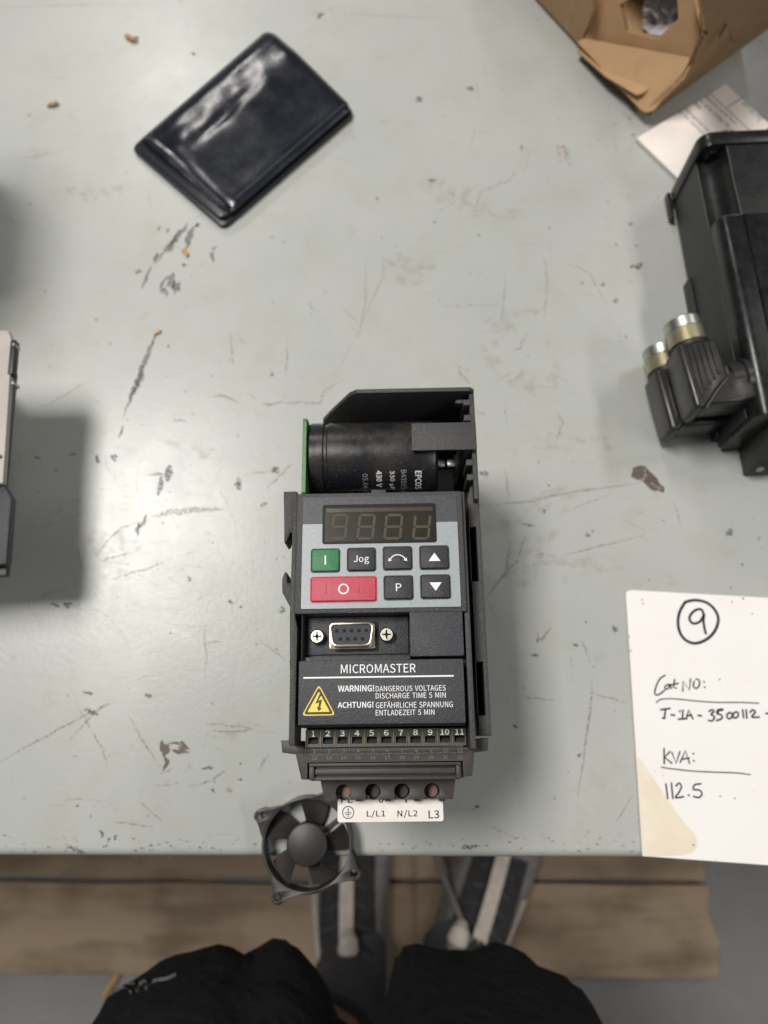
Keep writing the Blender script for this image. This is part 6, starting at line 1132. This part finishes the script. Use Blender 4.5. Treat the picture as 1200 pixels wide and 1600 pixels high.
# one continuous body: skin-modified skeleton
vsk, esk, rsk = [], [], []
for ank, knee, s in ((ankL, kneeL, 1), (ankR, kneeR, -1)):
    pth = legpath(ank, knee, s); st0 = len(vsk)
    for p, r_ in pth: vsk.append(W(*p)); rsk.append(r_)
    esk += [(st0+i, st0+i+1) for i in range(len(pth)-1)]
n1 = len(legpath(ankL, kneeL, 1)); pel = len(vsk); vsk.append(W(-.02, -.345, PZ+.93)); rsk.append(.10); esk += [(n1-1, pel), (2*n1-1, pel)]
vsk.append(W(-.02, -.35, PZ+1.04)); rsk.append(.12); esk.append((pel, pel+1))
me = bpy.data.meshes.new('legs'); me.from_pydata(vsk, esk, []); lo = bpy.data.objects.new('legs', me); col.objects.link(lo)
sm = lo.modifiers.new('skin', 'SKIN'); sd = lo.modifiers.new('sub', 'SUBSURF'); sd.levels = 2; sd.render_levels = 2
for i, sv in enumerate(me.skin_vertices[0].data): sv.radius = (rsk[i], rsk[i]); sv.use_root = (i == pel)
dg = bpy.context.evaluated_depsgraph_get(); me2 = bpy.data.meshes.new_from_object(lo.evaluated_get(dg)); bpy.data.objects.remove(lo)
for p in me2.polygons: p.use_smooth = True
link('legs', me2, M['skin'], per)
# shorts: two loose legs joined at the hips
def wob(t, k): return 1+.05*math.sin(3*t+k)+.035*math.sin(5*t+2*k)
def shorts_leg(rings, seed, bump_):
    n = 64; vs = []; 
    for k, (cx, cy, z, rx, ry) in enumerate(rings):
        am = max(0, 1-k/len(rings))
        for i in range(n):
            t = 2*math.pi*i/n; w_ = 1+(.065*math.sin(3*t+seed)+.055*math.sin(5*t+2*seed+k*.4)+.04*math.sin(9*t+seed*3+k*.7)+.022*math.sin(15*t+seed+k*1.1))*(.4+.6*am)
            fb = 1+(.13*math.exp(-((t-R(bump_[0]))/.5)**2)+bump_[1]*math.cos(t))*(1 if math.sin(t) > 0 else 0)
            vs.append(Vector(W(cx+rx*w_*math.cos(t), cy+ry*w_*fb*math.sin(t), z+.006*math.sin(2*t+seed)*am)))
    return vs, n
allv = MB()
def hemset(cx0, cx1, seed, xh):
    hx_ = (cx0+cx1)/2; rx_ = (cx1-cx0)/2
    rings = [(hx_, -.222, PZ+.505, rx_*.97, .084), (hx_, -.223, PZ+.512, rx_, .087), (hx_*.98, -.228, PZ+.55, rx_, .088), (hx_*.95+xh*.05, -.245, PZ+.62, rx_*1.0, .093), (hx_*.8+xh*.2, -.28, PZ+.73, rx_*1.05, .105), (hx_*.5+xh*.5, -.33, PZ+.86, rx_*1.06, .115), (xh, -.35, PZ+.93, .115, .12)]
    return rings
for cx0, cx1, seed, xh, bp_ in ((-.206, -.020, 1.3, -.10, (70, .06)), (-.030, .152, 4.1, .07, (125, -.30))):
    vs, n = shorts_leg(hemset(cx0, cx1, seed, xh), seed, bp_); k = len(vs)//n
    fs = [(r_*n+i, r_*n+(i+1) % n, (r_+1)*n+(i+1) % n, (r_+1)*n+i) for r_ in range(k-1) for i in range(n)]+[list(range((k-1)*n, k*n))]
    allv.add(vs, fs)
allv.loft([(W(-.02, -.35, PZ+.86), (.16, .115)), (W(-.02, -.352, PZ+.93), (.185, .125)), (W(-.02, -.352, PZ+1.03), (.175, .12)), (W(-.02, -.352, PZ+1.05), (.165, .115))], 48)
sho = allv.build('shorts', M['shorts'], per, smooth=True)
# script on the left hem
def shp(px, py): 
    p = P(px, py, PZ+.56); return p
b = MB(); scr = [(165, 1560), (180, 1550), (195, 1543), (205, 1552), (200, 1540), (212, 1538), (214, 1550), (222, 1536), (232, 1536), (228, 1547), (240, 1535), (252, 1532), (262, 1530), (275, 1524)]
pts3 = []
hl = hemset(-.207, -.026, 1.3, -.10)
dgs = bpy.context.evaluated_depsgraph_get()
for x, y in smooth(scr, 4):
    d = (CR @ Vector((x-600, -(y-800), -F_PX))).normalized(); o_ = Vector((0, 0, CAM_H))-Vector((0, -.25, PZ))
    hit, loc, nn, _ = sho.ray_cast(o_, d)
    if hit: pts3.append(loc-d*.0012)
if len(pts3) > 3: b.ribbon(pts3, .0035, False, up=(0, -.3, 1)); b.build('script_logo', M['logo'], sho)
# socks and shoes
def sock(ank, knee):
    p = legpath(ank, knee, 1); b = MB(); b.loft([(W(*p[0][0]), .040), (W(*p[1][0]), .041), (W(*p[2][0]), .0475), (W(*(Vector(p[2][0])*.5+Vector(p[3][0])*.5)), .0555), (W(*(Vector(p[2][0])*.2+Vector(p[3][0])*.8)), .0605), (W(*(Vector(p[2][0])*.2+Vector(p[3][0])*.8+Vector((0, 0, .004)))), .0595)], 32)
    o = b.build('sock', M['sock'], per, smooth=True); return o
sock(ankL, kneeL); sock(ankR, kneeR)
def shoe(ank, ang, mirror):
    d = Vector((math.sin(R(ang)), math.cos(R(ang)), 0)); heel = Vector((ank[0], ank[1], 0))-d*.055; a = Vector((d.y, -d.x, 0))
    def S3(l, s, z): p = heel+d*l+a*s*mirror; return W(p.x, p.y, PZ+z)
    prof = [(0.0, .024, .070), (.02, .035, .082), (.05, .039, .088), (.085, .042, .092), (.12, .045, .082), (.16, .049, .068), (.20, .052, .054), (.24, .050, .046), (.275, .040, .038), (.292, .020, .030)]
    n = 24; vs = []
    for l, hw, hh in prof:
        for i in range(n):
            t = math.pi*i/(n-1); x = hw*math.cos(t); z = .022+(hh-.022)*(math.sin(t)**.75)
            vs.append(S3(l, x+.006*math.sin(math.pi*l/.29), z))
    k = len(prof); b = MB(); b.add(vs, [(r_*n+i, r_*n+i+1, (r_+1)*n+i+1, (r_+1)*n+i) for r_ in range(k-1) for i in range(n-1)]+[list(range(n)), list(range((k-1)*n, k*n))])
    up_ = b.build('shoe', M['shoe'], per, smooth=True)
    ol = []
    for l, hw, hh in prof: ol.append((l, hw+.0022))
    poly = [(l-.003 if l == 0 else l+.004*(l > .28), w_+.006*math.sin(math.pi*l/.29)) for l, w_ in ol]+[(l-.003 if l == 0 else l+.004*(l > .28), -w_+.006*math.sin(math.pi*l/.29)) for l, w_ in reversed(ol)]
    b = MB(); b.prism(poly, .001, .026, lambda l, s, z: S3(l, s, z)); b.build('sole', M['sole'], up_, bevel=.004)
    b = MB(); rg = [S3(.058+.042*math.cos(t*math.pi/8), .034*math.sin(t*math.pi/8)+.004, .088+.006*math.cos(t*math.pi/8)) for t in range(17)]; b.loft([(p, .007) for p in rg], 10, False); b.build('collar', M['shoe_dark'], up_, smooth=True)
    def top(l, s):
        for i in range(len(prof)-1):
            if prof[i][0] <= l <= prof[i+1][0]:
                t = (l-prof[i][0])/(prof[i+1][0]-prof[i][0]); hw = prof[i][1]*(1-t)+prof[i+1][1]*t; hh = prof[i][2]*(1-t)+prof[i+1][2]*t
                q_ = max(-1, min(1, s/hw)); return .022+(hh-.022)*(max(0, 1-q_*q_)**.5)**.75
        return .04
    off = lambda l: .006*math.sin(math.pi*l/.29)
    b = MB()
    pv = [(l, s) for l in (.098, .13, .16, .19, .212) for s in (-.0085, .0085)]
    b.add([S3(l, s+off(l), top(l, s)+.0105) for l, s in pv], [(2*i, 2*i+1, 2*i+3, 2*i+2) for i in range(4)]); b.build('tongue_strip', M['cream'], up_)
    b = MB(); tg = -.020 if mirror > 0 else .002; b.loft([(S3(.088, tg, .102), .008), (S3(.097, tg, .108), .0125), (S3(.107, tg, .106), .011), (S3(.115, tg, .098), .006)], 12); b.build('tongue_tag', M['cream'], up_, smooth=True)
    for s_ in (-1, 1):
        if s_ < 0:
            b = MB(); pv = []
            for l in (.045, .075, .105, .135, .16):
                for i in range(len(prof)-1):
                    if prof[i][0] <= l <= prof[i+1][0]: t = (l-prof[i][0])/(prof[i+1][0]-prof[i][0]); hw = prof[i][1]*(1-t)+prof[i+1][1]*t
                for q_ in (.985, .90, .78): pv.append(S3(l, q_*(hw+.0012)+off(l), top(l, q_*hw)+.0012))
            b.add(pv, [(3*i+k, 3*i+k+1, 3*i+k+4, 3*i+k+3) for i in range(4) for k in (0, 1)]); b.build('side_stripe', M['cream'], up_, smooth=True)
    def patch(name, m, ls, ss, lift):
        b = MB(); b.add([S3(l, q_+off(l), top(l, q_)+lift) for l in ls for q_ in ss], [(i*len(ss)+k, i*len(ss)+k+1, (i+1)*len(ss)+k+1, (i+1)*len(ss)+k) for i in range(len(ls)-1) for k in range(len(ss)-1)])
        return b.build(name, m, up_, smooth=True)
    patch('eyestay', M['shoe_dark'], [.09+.014*k for k in range(9)], [-.034, -.026, -.016, -.006, .006, .016, .026, .034], .0022)
    patch('toe_cap', M['sole'], [.225, .24, .255, .27, .283], [-.03, -.02, -.01, 0, .01, .02, .03], .0018)
    for k_ in range(5):
        l = .118+.021*k_
        for sg_ in (-1, 1):
            b = MB(); b.loft([(S3(l-.008*(abs(q_)-.009)*50, sg_*q_+off(l), top(l, q_)+.002), .0017) for q_ in (.010, .017, .024, .031)], 8); b.build('lace', M['sock'], up_, smooth=True)
    if mirror < 0: return up_
    b = MB(); b.loft([(S3(.10, -.004, .100), .0032), (S3(.125, -.03, .088), .0034), (S3(.15, -.058, .06), .0032), (S3(.168, -.075, .034), .003)], 8); b.build('loose_lace', M['sole'] if mirror > 0 else M['shoe_dark'], up_, smooth=True)
    return up_
shoe(ankL, -1, -1); shoe(ankR, 23, 1)
